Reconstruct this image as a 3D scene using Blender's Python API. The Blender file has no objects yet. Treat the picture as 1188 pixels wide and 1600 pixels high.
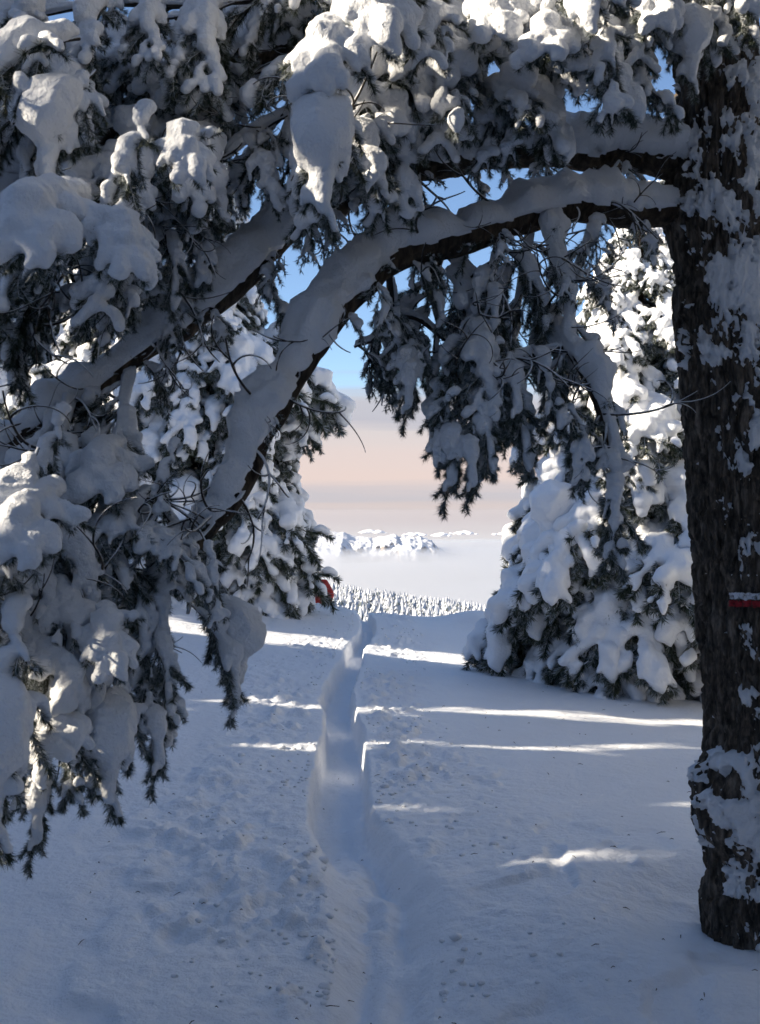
import bpy, bmesh, math, random
import numpy as np
from mathutils import Vector, Matrix

R = math.radians
SC = bpy.context.scene
COL = SC.collection

# ------------------------------------------------------------------ camera
FPX = 1778.0                      # focal length in photograph pixels
EYE = 1.65
cam_d = bpy.data.cameras.new('camera')
cam = bpy.data.objects.new('camera', cam_d)
COL.objects.link(cam)
cam.location = (0, 0, EYE)
cam.rotation_euler = (R(90), 0, 0)
cam_d.sensor_fit = 'VERTICAL'
cam_d.sensor_height = 36.0
cam_d.lens = 36.0 * FPX / 1600.0
cam_d.clip_start = 0.05
cam_d.clip_end = 60000
cam_d.dof.use_dof = True
cam_d.dof.focus_distance = 9.0
cam_d.dof.aperture_fstop = 9.0
SC.camera = cam

# ------------------------------------------------------------------ sky, sun, exposure
SUN_EL = R(25.0)
SUN_AHEAD = -10.0                                          # degrees ahead of (behind) straight left
SUN_AZ_X, SUN_AZ_Y = -math.cos(R(SUN_AHEAD)), math.sin(R(SUN_AHEAD))
EXPO = 1.38
SKY_STRENGTH = 0.08
SUN_STRENGTH = 5.0

world = bpy.data.worlds.new('World')
SC.world = world
world.use_nodes = True
nt = world.node_tree
nt.nodes.clear()
N = nt.nodes.new
L = nt.links.new
out = N('ShaderNodeOutputWorld')
bg = N('ShaderNodeBackground')
bg.inputs['Strength'].default_value = SKY_STRENGTH
sky = N('ShaderNodeTexSky')
sky.sky_type = 'NISHITA'
sky.sun_disc = False
sky.sun_elevation = SUN_EL
sky.sun_rotation = math.atan2(SUN_AZ_X, SUN_AZ_Y)
sky.altitude = 2500
sky.air_density = 1.0
sky.dust_density = 0.4
sky.ozone_density = 2.2
tc = N('ShaderNodeTexCoord')
sep = N('ShaderNodeSeparateXYZ')
L(tc.outputs['Generated'], sep.inputs[0])
mp = N('ShaderNodeMapping')
mp.inputs['Scale'].default_value = (2.2, 2.2, 60)
L(tc.outputs['Generated'], mp.inputs[0])
nz = N('ShaderNodeTexNoise')
nz.inputs['Scale'].default_value = 1.6
nz.inputs['Detail'].default_value = 6
nz.inputs['Roughness'].default_value = 0.55
L(mp.outputs[0], nz.inputs['Vector'])
# height above the horizon, made uneven by the noise
ma = N('ShaderNodeMath'); ma.operation = 'MULTIPLY_ADD'
L(nz.outputs['Fac'], ma.inputs[0])
ma.inputs[1].default_value = 0.044
L(sep.outputs['Z'], ma.inputs[2])
band = N('ShaderNodeMapRange')
band.interpolation_type = 'SMOOTHSTEP'
band.inputs['From Min'].default_value = 0.117
band.inputs['From Max'].default_value = 0.148
band.inputs['To Min'].default_value = 0.93
band.inputs['To Max'].default_value = 0.0
L(ma.outputs[0], band.inputs['Value'])
zr = N('ShaderNodeMapRange')
zr.inputs['From Min'].default_value = -0.014
zr.inputs['From Max'].default_value = 0.146
ma2 = N('ShaderNodeMath'); ma2.operation = 'MULTIPLY_ADD'
L(nz.outputs['Fac'], ma2.inputs[0])
ma2.inputs[1].default_value = 0.024
L(sep.outputs['Z'], ma2.inputs[2])
L(ma2.outputs[0], zr.inputs['Value'])
ramp = N('ShaderNodeValToRGB')
cr = ramp.color_ramp
stops = [(0.0, (.74, .70, .72)), (0.13, (.62, .53, .55)), (0.20, (.66, .55, .55)), (0.235, (.57, .52, .57)), (0.268, (.58, .53, .58)),
         (0.345, (.83, .645, .595)), (0.50, (.81, .66, .62)), (0.62, (.75, .66, .64)), (0.66, (.56, .53, .58)), (0.80, (.60, .58, .62)), (1.0, (.45, .53, .66))]
cr.elements[0].position = 0.0
cr.elements[1].position = 1.0
for p, c in stops[1:-1]:
    cr.elements.new(p)
for e, (p, c) in zip(cr.elements, stops):
    e.position = p
    e.color = (*c, 1)
L(zr.outputs[0], ramp.inputs[0])
vm = N('ShaderNodeVectorMath'); vm.operation = 'SCALE'
vm.inputs['Scale'].default_value = 0.99 / (SKY_STRENGTH * 2 ** EXPO)
L(ramp.outputs['Color'], vm.inputs[0])
mx = N('ShaderNodeMix'); mx.data_type = 'RGBA'
L(band.outputs[0], mx.inputs['Factor'])
L(sky.outputs['Color'], mx.inputs['A'])
L(vm.outputs[0], mx.inputs['B'])
L(mx.outputs['Result'], bg.inputs['Color'])
L(bg.outputs[0], out.inputs['Surface'])

sun_d = bpy.data.lights.new('sun', 'SUN')
sun_d.energy = SUN_STRENGTH
sun_d.angle = R(0.5)
sun_d.color = (1.0, 0.88, 0.70)
sun = bpy.data.objects.new('sun', sun_d)
COL.objects.link(sun)
to_sun = Vector((SUN_AZ_X * math.cos(SUN_EL), SUN_AZ_Y * math.cos(SUN_EL), math.sin(SUN_EL)))
sun.rotation_euler = to_sun.to_track_quat('Z', 'Y').to_euler()
sun.location = to_sun * 50

SC.view_settings.view_transform = 'Standard'
SC.view_settings.look = 'None'
SC.view_settings.exposure = EXPO
SC.view_settings.gamma = 1.0
SC.view_settings.use_curve_mapping = False
SC.render.engine = 'CYCLES'
SC.cycles.max_bounces = 8
SC.cycles.diffuse_bounces = 4
SC.cycles.volume_bounces = 1
SC.cycles.use_denoising = True

# ------------------------------------------------------------------ helpers
def hash3(ix, iy, iz, seed):
    n = (ix.astype(np.int64) * 73856093) ^ (iy.astype(np.int64) * 19349663) ^ (iz.astype(np.int64) * 83492791) ^ (seed * 2654435761 & 0x7fffffff)
    n = (n ^ (n >> 13)) * 1274126177 & 0x7fffffff
    n = (n ^ (n >> 16)) * 1103515245 & 0x7fffffff
    return ((n >> 7) & 0xffff) / 65535.0


def vnoise(x, y, z, seed=0):
    x, y, z = np.broadcast_arrays(np.asarray(x, float), np.asarray(y, float), np.asarray(z, float))
    ix, iy, iz = np.floor(x), np.floor(y), np.floor(z)
    fx, fy, fz = x - ix, y - iy, z - iz
    fx, fy, fz = [f * f * f * (f * (f * 6 - 15) + 10) for f in (fx, fy, fz)]
    r = 0
    for a in (0, 1):
        for b in (0, 1):
            for c in (0, 1):
                w = (fx if a else 1 - fx) * (fy if b else 1 - fy) * (fz if c else 1 - fz)
                r = r + w * hash3(ix + a, iy + b, iz + c, seed)
    return r


def fbm(x, y, z, seed=0, octv=4, rough=0.5):
    s, a, t = 0, 1.0, 0
    f = 1.0
    for o in range(octv):
        s = s + a * vnoise(np.asarray(x) * f, np.asarray(y) * f, np.asarray(z) * f, seed + o * 17)
        t += a
        a *= rough
        f *= 2.03
    return s / t


def sstep(a, b, x):
    t = np.clip((x - a) / (b - a), 0, 1)
    return t * t * (3 - 2 * t)


def np_mesh(name, V, F, mats=(), smooth=True, midx=None):
    V = np.asarray(V, np.float32)
    F = np.asarray(F, np.int32)
    me = bpy.data.meshes.new(name)
    k = F.shape[1]
    me.vertices.add(len(V))
    me.vertices.foreach_set('co', V.ravel())
    me.loops.add(F.size)
    me.loops.foreach_set('vertex_index', F.ravel())
    me.polygons.add(len(F))
    me.polygons.foreach_set('loop_start', np.arange(0, F.size, k, dtype=np.int32))
    me.polygons.foreach_set('use_smooth', np.full(len(F), smooth, dtype=bool))
    if midx is not None:
        me.polygons.foreach_set('material_index', np.asarray(midx, np.int32))
    me.update(calc_edges=True)
    for m in mats:
        me.materials.append(m)
    return me


def grid_faces(nr, nc, closed=False):
    r = np.arange(nr - 1)[:, None]
    c = np.arange(nc if closed else nc - 1)[None, :]
    c2 = (c + 1) % nc
    a = r * nc + c
    b = r * nc + c2
    d = (r + 1) * nc + c
    e = (r + 1) * nc + c2
    return np.stack([a, b, e, d], -1).reshape(-1, 4)


def link(name, me, parent=None, loc=(0, 0, 0), rot=None):
    o = bpy.data.objects.new(name, me)
    COL.objects.link(o)
    if parent is not None:
        o.parent = parent
    o.location = loc
    if rot is not None:
        o.rotation_euler = rot
    return o


def tag(o, label=None, cat=None, group=None, kind=None):
    if label: o['label'] = label
    if cat: o['category'] = cat
    if group: o['group'] = group
    if kind: o['kind'] = kind
    return o


def at(px, py, d):
    """point seen at a photograph pixel, d metres ahead of the camera"""
    return np.array([(px - 594) / FPX * d, d, EYE + (800 - py) / FPX * d])


def catmull(P, n):
    P = np.asarray(P, float)
    P = np.vstack([2 * P[0] - P[1], P, 2 * P[-1] - P[-2]])
    m = len(P) - 3
    t = np.linspace(0, m - 1e-6, n)
    i = t.astype(int)
    f = (t - i)[:, None]
    p0, p1, p2, p3 = P[i], P[i + 1], P[i + 2], P[i + 3]
    return 0.5 * (2 * p1 + (p2 - p0) * f + (2 * p0 - 5 * p1 + 4 * p2 - p3) * f ** 2 + (3 * p1 - p0 - 3 * p2 + p3) * f ** 3)


def frames(C):
    """tangent, side and up-side vectors along a path"""
    T = np.gradient(C, axis=0)
    T /= np.linalg.norm(T, axis=1)[:, None] + 1e-9
    U = np.array([0, 0, 1.0]) - T * T[:, 2:3]
    bad = np.linalg.norm(U, axis=1) < 0.12
    alt = np.array([0.3, -1.0, 0.0])
    U = U + 0.25 * (alt - T * (T @ alt)[:, None])
    U /= np.linalg.norm(U, axis=1)[:, None] + 1e-9
    S = np.cross(T, U)
    S /= np.linalg.norm(S, axis=1)[:, None] + 1e-9
    return T, U, S


def tube(C, rad, nseg=6):
    C = np.asarray(C, float)
    T, U, S = frames(C)
    th = np.linspace(0, 2 * np.pi, nseg, endpoint=False)
    rad = np.broadcast_to(np.asarray(rad, float), (len(C),))
    V = C[:, None, :] + rad[:, None, None] * (np.cos(th)[None, :, None] * U[:, None, :] + np.sin(th)[None, :, None] * S[:, None, :])
    return V.reshape(-1, 3), grid_faces(len(C), nseg, True)


def join(parts):
    V, F, o = [], [], 0
    for v, f in parts:
        V.append(v)
        F.append(np.asarray(f) + o)
        o += len(v)
    return np.vstack(V), np.vstack(F)


# ------------------------------------------------------------------ materials
def material(name):
    m = bpy.data.materials.new(name)
    m.use_nodes = True
    b = m.node_tree.nodes['Principled BSDF']
    return m, m.node_tree, b


def mnoise(nt_, scale, detail=4, coord='Object', vscale=None, rough=0.55):
    t = nt_.nodes.new('ShaderNodeTexCoord')
    n = nt_.nodes.new('ShaderNodeTexNoise')
    n.inputs['Scale'].default_value = scale
    n.inputs['Detail'].default_value = detail
    n.inputs['Roughness'].default_value = rough
    src = t.outputs[coord]
    if vscale:
        mpn = nt_.nodes.new('ShaderNodeMapping')
        mpn.inputs['Scale'].default_value = vscale
        nt_.links.new(src, mpn.inputs[0])
        src = mpn.outputs[0]
    nt_.links.new(src, n.inputs['Vector'])
    return n


def mramp(nt_, src, stops_):
    r = nt_.nodes.new('ShaderNodeValToRGB')
    e = r.color_ramp.elements
    e[0].position, e[1].position = stops_[0][0], stops_[-1][0]
    for p, c in stops_[1:-1]:
        e.new(p)
    for el, (p, c) in zip(e, stops_):
        el.position = p
        el.color = (*c, 1)
    nt_.links.new(src, r.inputs[0])
    return r


def mbump(nt_, b, srcs):
    prev = None
    for src, st, dist in srcs:
        bp = nt_.nodes.new('ShaderNodeBump')
        bp.inputs['Strength'].default_value = st
        bp.inputs['Distance'].default_value = dist
        nt_.links.new(src, bp.inputs['Height'])
        if prev is not None:
            nt_.links.new(prev, bp.inputs['Normal'])
        prev = bp.outputs[0]
    nt_.links.new(prev, b.inputs['Normal'])


def snow_material(name, col=(.885, .895, .915), s1=35, d1=.02, s2=260, d2=.004, coord='Object'):
    m, t, b = material(name)
    n0 = mnoise(t, 2.5, 4, coord)
    r = mramp(t, n0.outputs['Fac'], [(0.3, tuple(c * .965 for c in col)), (0.7, col)])
    t.links.new(r.outputs[0], b.inputs['Base Color'])
    b.inputs['Roughness'].default_value = 0.62
    b.inputs['Specular IOR Level'].default_value = 0.25
    n1 = mnoise(t, s1, 5, coord)
    n2 = mnoise(t, s2, 3, coord)
    n3 = mnoise(t, s1 * 2.7, 4, coord)
    mbump(t, b, [(n1.outputs['Fac'], 0.5, d1), (n3.outputs['Fac'], 0.45, d1 * .5), (n2.outputs['Fac'], 0.45, d2)])
    return m


M = {}
M['snow'] = snow_material('snow', (.81, .82, .84))  # frosted tree snow, its colour also lowered to stand in for shade
M['spruce_snow'] = snow_material('spruce_snow')
M['ground_snow'] = snow_material('ground_snow', s1=14, d1=.035, s2=120, d2=.008)
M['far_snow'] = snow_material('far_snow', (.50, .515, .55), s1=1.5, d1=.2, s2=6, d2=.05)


def bark_material(name, c0, c1, c2, sc):
    m, t, b = material(name)
    n = mnoise(t, sc, 6, 'Object', (1, 1, .22), .62)
    r = mramp(t, n.outputs['Fac'], [(.34, c0), (.5, c1), (.68, c2)])
    t.links.new(r.outputs[0], b.inputs['Base Color'])
    b.inputs['Roughness'].default_value = .9
    b.inputs['Specular IOR Level'].default_value = .15
    n2 = mnoise(t, sc * 3, 5, 'Object', (1, 1, .35))
    mbump(t, b, [(n.outputs['Fac'], .7, .015), (n2.outputs['Fac'], .6, .005)])
    return m


M['bark'] = bark_material('bark', (.026, .021, .017), (.090, .073, .057), (.24, .195, .155), 46)
M['limb_bark'] = bark_material('limb_bark', (.018, .013, .01), (.055, .04, .028), (.12, .09, .06), 40)


def frosted_wood(name):
    """twig wood with rime frozen on the side that faces up"""
    m, t, b = material(name)
    g = t.nodes.new('ShaderNodeNewGeometry')
    s = t.nodes.new('ShaderNodeSeparateXYZ')
    t.links.new(g.outputs['Normal'], s.inputs[0])
    n = mnoise(t, 38, 3)
    a = t.nodes.new('ShaderNodeMath'); a.operation = 'MULTIPLY_ADD'
    t.links.new(n.outputs['Fac'], a.inputs[0])
    a.inputs[1].default_value = 1.5
    t.links.new(s.outputs['Z'], a.inputs[2])
    r = mramp(t, a.outputs[0], [(.72, (.035, .026, .02)), (.95, (.72, .73, .75))])
    t.links.new(r.outputs[0], b.inputs['Base Color'])
    b.inputs['Roughness'].default_value = .85
    return m


M['twig'] = frosted_wood('twig')


def needle_material(name, g0, g1, frost):
    m, t, b = material(name)
    a = t.nodes.new('ShaderNodeAttribute')
    a.attribute_name = 'frost'
    r = mramp(t, a.outputs['Fac'], [(0, g0), (.45, g1), (.62, tuple(.5 * (x + y) for x, y in zip(g1, frost))), (1, frost)])
    t.links.new(r.outputs[0], b.inputs['Base Color'])
    b.inputs['Roughness'].default_value = .6
    b.inputs['Specular IOR Level'].default_value = .2
    return m


M['needle'] = needle_material('needle', (.026, .038, .022), (.075, .09, .058), (.62, .65, .68))
M['spruce_needle'] = needle_material('spruce_needle', (.026, .038, .022), (.075, .09, .055), (.55, .57, .60))

# ------------------------------------------------------------------ ground
TY = [-6, 3.0, 3.7, 4.9, 6.0, 7.5, 9.6, 11.5, 13.3, 15, 16.5, 18, 22, 30, 9000]
TX = [0.0, 0.01, 0.01, 0.0, -0.165, -0.26, -0.345, -0.36, -0.28, -0.2, -0.19, -0.26, -0.3, -0.3, -0.3]


def tcentre(y):
    return np.interp(y, TY, TX) + .03 * np.sin(y * 1.7) * (np.asarray(y) < 20)


PROF_Y = [-30, 0, 18, 20, 22, 30, 60, 100, 150, 300, 450, 700, 1500, 9000]
PROF_Z = [0, 0, 0.03, -.3, -1.15, -4, -11, -15, -19.5, -26, -37, -95, -330, -350]


def ground_base(x, y):
    x = np.asarray(x, float); y = np.asarray(y, float)
    z = np.interp(y, PROF_Y, PROF_Z)
    s = np.interp(y, [0, 6, 9, 14, 18, 24, 60, 120, 450, 900], [0, 0, .065, .16, .09, .05, .05, .13, .13, 0])
    w = np.interp(y, [0, 30, 120], [7, 9, 160])
    z = z - s * w * np.tanh(x / w)
    z = z + .22 * np.exp(-((x - 1.55) / .5) ** 2 - ((y - 17.6) / .8) ** 2)
    z = z + .30 * np.exp(-((x + 2.3) / 1.5) ** 2 - ((y - 16.6) / 1.2) ** 2)
    z = z + .10 * np.exp(-((x - 2.6) / 1.4) ** 2 - ((y - 12.0) / 1.2) ** 2)
    # drift round the foot of the big tree, with a hollow against the bark
    d = np.hypot(x - 1.45, y - 4.45)
    z = z + .10 * np.exp(-((d - .75) / .45) ** 2) - .05 * np.exp(-(d / .34) ** 2) + .035 * np.exp(-((d - .22) / .10) ** 2)
    return z


def ground_height(x, y):
    z = ground_base(x, y)
    near = np.clip(1 - (y - 20) / 20, 0, 1)
    z = z + .10 * (fbm(x * .35, y * .35, 0, 3, 3) - .5) * near
    z = z + .030 * (fbm(x * 1.6, y * .9, 3.3, 5, 3) - .5) * near
    c = tcentre(y)
    dx = x - c + .05 * (fbm(y * 2.2, 1.7 * np.sign(x - c), 0, 8, 3) - .5) + .018 * (fbm(x * 9, y * 9, 0, 9, 3) - .5)
    hw = np.interp(y, [0, 3.7, 5.2, 6, 9.6, 14, 18, 24], [.19, .19, .18, .165, .125, .090, .090, .090])
    dep = np.interp(y, [0, 4, 5.4, 6.1, 8, 12, 18, 24], [.05, .06, .11, .19, .22, .20, .16, .1])
    dep = dep * (1 - sstep(26, 40, y))
    edge = np.interp(y, [0, 5.4, 6.2, 20], [.20, .18, .035, .024])
    w = 1 - sstep(0, 1, (np.abs(dx) - hw) / edge + .5)
    fl = fbm(x * 6, y * 3.2, 5, 21, 3)
    fine = fbm(x * 15, y * 9, 6, 23, 4, .6)
    z = z - w * (dep + .07 * (fl - .5) * np.interp(y, [0, 5, 6.5, 20], [1.5, 1.6, .5, .5]) + .045 * (fine - .5) * np.interp(y, [0, 5.5, 6.8, 20], [1, 1, .3, .3]))
    for o_ in (-.085, .085):
        rw = np.exp(-((dx - o_ - .04 * (fbm(y * 1.4, o_ * 9, 2, 25, 2) - .5)) / .045) ** 2)
        z = z - rw * .045 * np.interp(y, [3, 5.4, 6.4], [1, 1, .25]) * sstep(.3, .55, fbm(y * 3.1, o_ * 50, 4, 26, 2)) * near
    # thrown-up and trodden snow beside the trench
    ad = np.abs(x - c)
    wide = np.interp(y, [0, 6, 8, 20], [1.5, 1.35, 1.0, .9])
    side = sstep(.16, .30, ad) * (1 - sstep(.45, 1.15, ad / wide)) * near * np.interp(y, [3, 5, 6.5, 9], [.8, .9, 1.0, .9])
    pat = sstep(.44, .62, fbm(x * 1.5, y * .8, 9, 31, 3))
    lump = fbm(x * 8.5, y * 7, 2, 41, 4, .6)
    z = z + side * pat * (.075 * np.clip(lump - .45, 0, 1) * 2.2 - .01) + side * .026 * (fbm(x * 22, y * 18, 4, 47, 3) - .5)
    # small crust ripples everywhere near
    z = z + .006 * (fbm(x * 12, y * 9, 7, 51, 3) - .5) * near
    # trodden prints under the tree
    q = sstep(.60, .72, fbm(x * 4.2, y * 3.0, 1, 61, 2)) * (1 - sstep(5.6, 6.6, y)) * sstep(.2, .5, ad) * (1 - sstep(.9, 1.9, ad))
    z = z - .028 * q
    return z


def axis_growth(start, end, d0, g):
    r, v, d = [start], start, d0
    while v < end:
        v += d
        d *= g
        r.append(v)
    return r


rows = list(np.arange(-8, 2.8, .2)) + list(np.arange(2.8, 8.2, .019)) + axis_growth(8.2, 20.5, .02, 1.0045)
rows += axis_growth(rows[-1] + .08, 30, .12, 1.02)
rows += axis_growth(rows[-1] + .3, 6800, .5, 1.075)
rows = [r for r in rows if r < 7200]
rows = np.array(rows)
uh = list(np.arange(0, 1.0, .0155)) + axis_growth(1.0, 4.0, .02, 1.022) + axis_growth(4.1, 45, .1, 1.09)
u = np.array([-v for v in uh[:0:-1]] + uh)
k = np.where(rows < 20, 1.0, rows / 20.0)
Y = np.repeat(rows[:, None], len(u), 1)
X = tcentre(rows)[:, None] * np.exp(-np.maximum(rows - 22, 0) / 10)[:, None] + u[None, :] * k[:, None]
Z = ground_height(X.ravel(), Y.ravel())
V = np.stack([X.ravel(), Y.ravel(), Z], 1)
g = link('snow_ground', np_mesh('snow_ground', V, grid_faces(len(rows), len(u)), [M['ground_snow']]))
tag(g, 'deep snow covered ground with a narrow trodden trench running to the crest', 'ground', kind='structure')


def gz(x, y):
    return float(ground_base(np.array([x]), np.array([y]))[0])


# ------------------------------------------------------------------ far ridge, fog, clouds
nx, ny = 520, 150
xs = np.linspace(-1100, 900, nx)
ys = np.linspace(3800, 4900, ny)
XX, YY = np.meshgrid(xs, ys)
prof = np.interp(xs, [-1100, -600, -330, -215, -140, -95, -30, 60, 130, 200, 260, 420, 900], [-120, -85, -62, -66, -72, -100, -106, -92, -93, -116, -150, -190, -260])
cross = np.interp(ys, [3800, 4060, 4200, 4330, 4450, 4900], [-170, -70, -38, -6, 0, -90])
rid = np.abs(fbm(XX / 90, YY / 60, 0, 70, 6, .62) - .5) * 2
ZZ = prof[None, :] - 7 + cross[:, None] + (6 + 12 * sstep(-170, -60, XX)) * (0.35 - rid) + 9 * (fbm(XX / 16, YY / 22, 1, 71, 3) - .5)
cl = YY + 160 * (fbm(XX / 60, 3, 0, 73, 4) - .5)
ZZ = ZZ + 20 * (sstep(4150, 4168, cl) + .8 * sstep(4215, 4228, cl) - 1.3) * sstep(-150, -80, XX) * (1 - sstep(190, 260, XX)) * sstep(.3, .5, fbm(XX / 45, 9, 0, 74, 3))
m, t, b = material('ridge_rock')
gn = t.nodes.new('ShaderNodeNewGeometry')
sx = t.nodes.new('ShaderNodeSeparateXYZ')
t.links.new(gn.outputs['Normal'], sx.inputs[0])
nn = mnoise(t, .06, 5)
ad = t.nodes.new('ShaderNodeMath'); ad.operation = 'MULTIPLY_ADD'
t.links.new(nn.outputs['Fac'], ad.inputs[0]); ad.inputs[1].default_value = .9
t.links.new(sx.outputs['Z'], ad.inputs[2])
rr = mramp(t, ad.outputs[0], [(.98, (.22, .18, .15)), (1.1, (.62, .635, .67))])
mpr = t.nodes.new('ShaderNodeMath'); mpr.operation = 'MULTIPLY'; mpr.inputs[1].default_value = .8
t.links.new(ad.outputs[0], mpr.inputs[0]); t.links.new(mpr.outputs[0], rr.inputs[0])
rr.color_ramp.elements[0].position = .84
rr.color_ramp.elements[1].position = .95
t.links.new(rr.outputs[0], b.inputs['Base Color'])
b.inputs['Roughness'].default_value = .9
M['ridge'] = m
o = link('mountain_ridge', np_mesh('mountain_ridge', np.stack([XX.ravel(), YY.ravel(), ZZ.ravel()], 1), grid_faces(ny, nx), [M['ridge']]))
tag(o, 'distant snow covered mountain ridge with bare rock rising out of the fog', 'mountain', kind='structure')


def fog_volume(name, density, col):
    m = bpy.data.materials.new(name)
    m.use_nodes = True
    t = m.node_tree
    t.nodes.clear()
    o_ = t.nodes.new('ShaderNodeOutputMaterial')
    v = t.nodes.new('ShaderNodeVolumePrincipled')
    v.inputs['Color'].default_value = (*col, 1)
    v.inputs['Density'].default_value = density
    v.inputs['Anisotropy'].default_value = 0.5
    t.links.new(v.outputs[0], o_.inputs['Volume'])
    return m


def slab(name, x0, x1, y0, y1, top, bottom, mat, nxs=90, nys=90):
    xs = np.linspace(x0, x1, nxs); ys = np.linspace(y0, y1, nys)
    XX, YY = np.meshgrid(xs, ys)
    ZT = top(XX, YY)
    ex = np.minimum(1, np.minimum(np.minimum(XX - x0, x1 - XX) / (x1 - x0), np.minimum(YY - y0, y1 - YY) / (y1 - y0)) * 14)
    ZT = bottom + 2 + (ZT - bottom - 2) * np.sqrt(np.clip(ex, 0, 1))
    top_v = np.stack([XX.ravel(), YY.ravel(), ZT.ravel()], 1)
    bot_v = np.stack([XX.ravel(), YY.ravel(), np.full(XX.size, bottom)], 1)
    F = grid_faces(nys, nxs)
    n0 = len(top_v)
    idx = np.arange(n0).reshape(nys, nxs)
    ring = np.concatenate([idx[0, :], idx[1:, -1], idx[-1, -2::-1], idx[-2:0:-1, 0]])
    r2 = np.roll(ring, -1)
    side = np.stack([ring + n0, r2 + n0, r2, ring], 1)
    return np_mesh(name, np.vstack([top_v, bot_v]), np.vstack([F, F[:, ::-1] + n0, side]), [mat])


fogm = fog_volume('fog', .004, (.97, .97, .98))
o = link('fog_bank', slab('fog_bank', -4200, 4200, 1150, 6200, lambda x, y: -138 + 26 * (fbm(x / 420, y / 420, 0, 80, 4) - .5), -300, fogm))
tag(o, 'pale sea of fog filling the valley beyond the forest', 'fog', kind='stuff')

# low cumulus far beyond the ridge
def blob_mesh(name, centres, radii, voxel, mat, smooth=6, sub=1):
    bm = bmesh.new()
    for c, r in zip(centres, radii):
        rr_ = (r, r, r) if np.isscalar(r) else r
        mtx = Matrix.Translation(Vector(c)) @ Matrix.Diagonal((*rr_, 1))
        bmesh.ops.create_icosphere(bm, subdivisions=sub, radius=1, matrix=mtx)
    me = bpy.data.meshes.new(name + '_src')
    bm.to_mesh(me); bm.free()
    ob = bpy.data.objects.new(name + '_src', me)
    COL.objects.link(ob)
    md = ob.modifiers.new('r', 'REMESH'); md.mode = 'VOXEL'; md.voxel_size = voxel; md.adaptivity = 0
    ms = ob.modifiers.new('s', 'SMOOTH'); ms.factor = .5; ms.iterations = smooth
    dg = bpy.context.evaluated_depsgraph_get()
    res = bpy.data.meshes.new_from_object(ob.evaluated_get(dg))
    res.name = name
    bpy.data.objects.remove(ob)
    bpy.data.meshes.remove(me)
    res.materials.clear()
    res.materials.append(mat)
    res.polygons.foreach_set('use_smooth', np.ones(len(res.polygons), bool))
    return res


def displace(me, amp, freq, seed, octv=3):
    n = len(me.vertices)
    co = np.empty(n * 3, np.float32); me.vertices.foreach_get('co', co); co = co.reshape(-1, 3)
    no = np.empty(n * 3, np.float32); me.vertices.foreach_get('normal', no); no = no.reshape(-1, 3)
    d = (fbm(co[:, 0] * freq + 50, co[:, 1] * freq + 50, co[:, 2] * freq + 50, seed, octv) - .5) * 2 * amp
    me.vertices.foreach_set('co', (co + no * d[:, None]).astype(np.float32).ravel())
    me.update()


m, t, b = material('cloud')
b.inputs['Base Color'].default_value = (.9, .9, .9, 1)
b.inputs['Roughness'].default_value = 1
b.inputs['Specular IOR Level'].default_value = 0
M['cloud'] = m
rng = random.Random(4)
for (px, wpx, py) in ((500, 40, 833), (582, 46, 829), (648, 34, 833), (690, 26, 834), (725, 40, 831), (430, 50, 832), (800, 60, 832)):
    d = 11000
    c = at(px, py, d)
    cs, rs = [], []
    for i in range(22):
        f = rng.uniform(-1, 1)
        w = wpx / FPX * d / 2
        r = rng.uniform(.35, 1) * (1 - .6 * abs(f)) * 30
        cs.append((c[0] + f * w, c[1] + rng.uniform(-150, 150), c[2] - 25 + r * .5))
        rs.append((r * 2.6, r * 2, r))
    me = blob_mesh('cloud', cs, rs, 9, M['cloud'], 3)
    o = link('cloud', me)
    tag(o, 'low bank of cumulus on the horizon behind the far ridge', 'cloud', 'clouds on the horizon', 'stuff')

# ------------------------------------------------------------------ boughs
def rot_about(v, axis, ang):
    axis = axis / (np.linalg.norm(axis) + 1e-9)
    return v * math.cos(ang) + np.cross(axis, v) * math.sin(ang) + axis * (axis @ v) * (1 - math.cos(ang))


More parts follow.
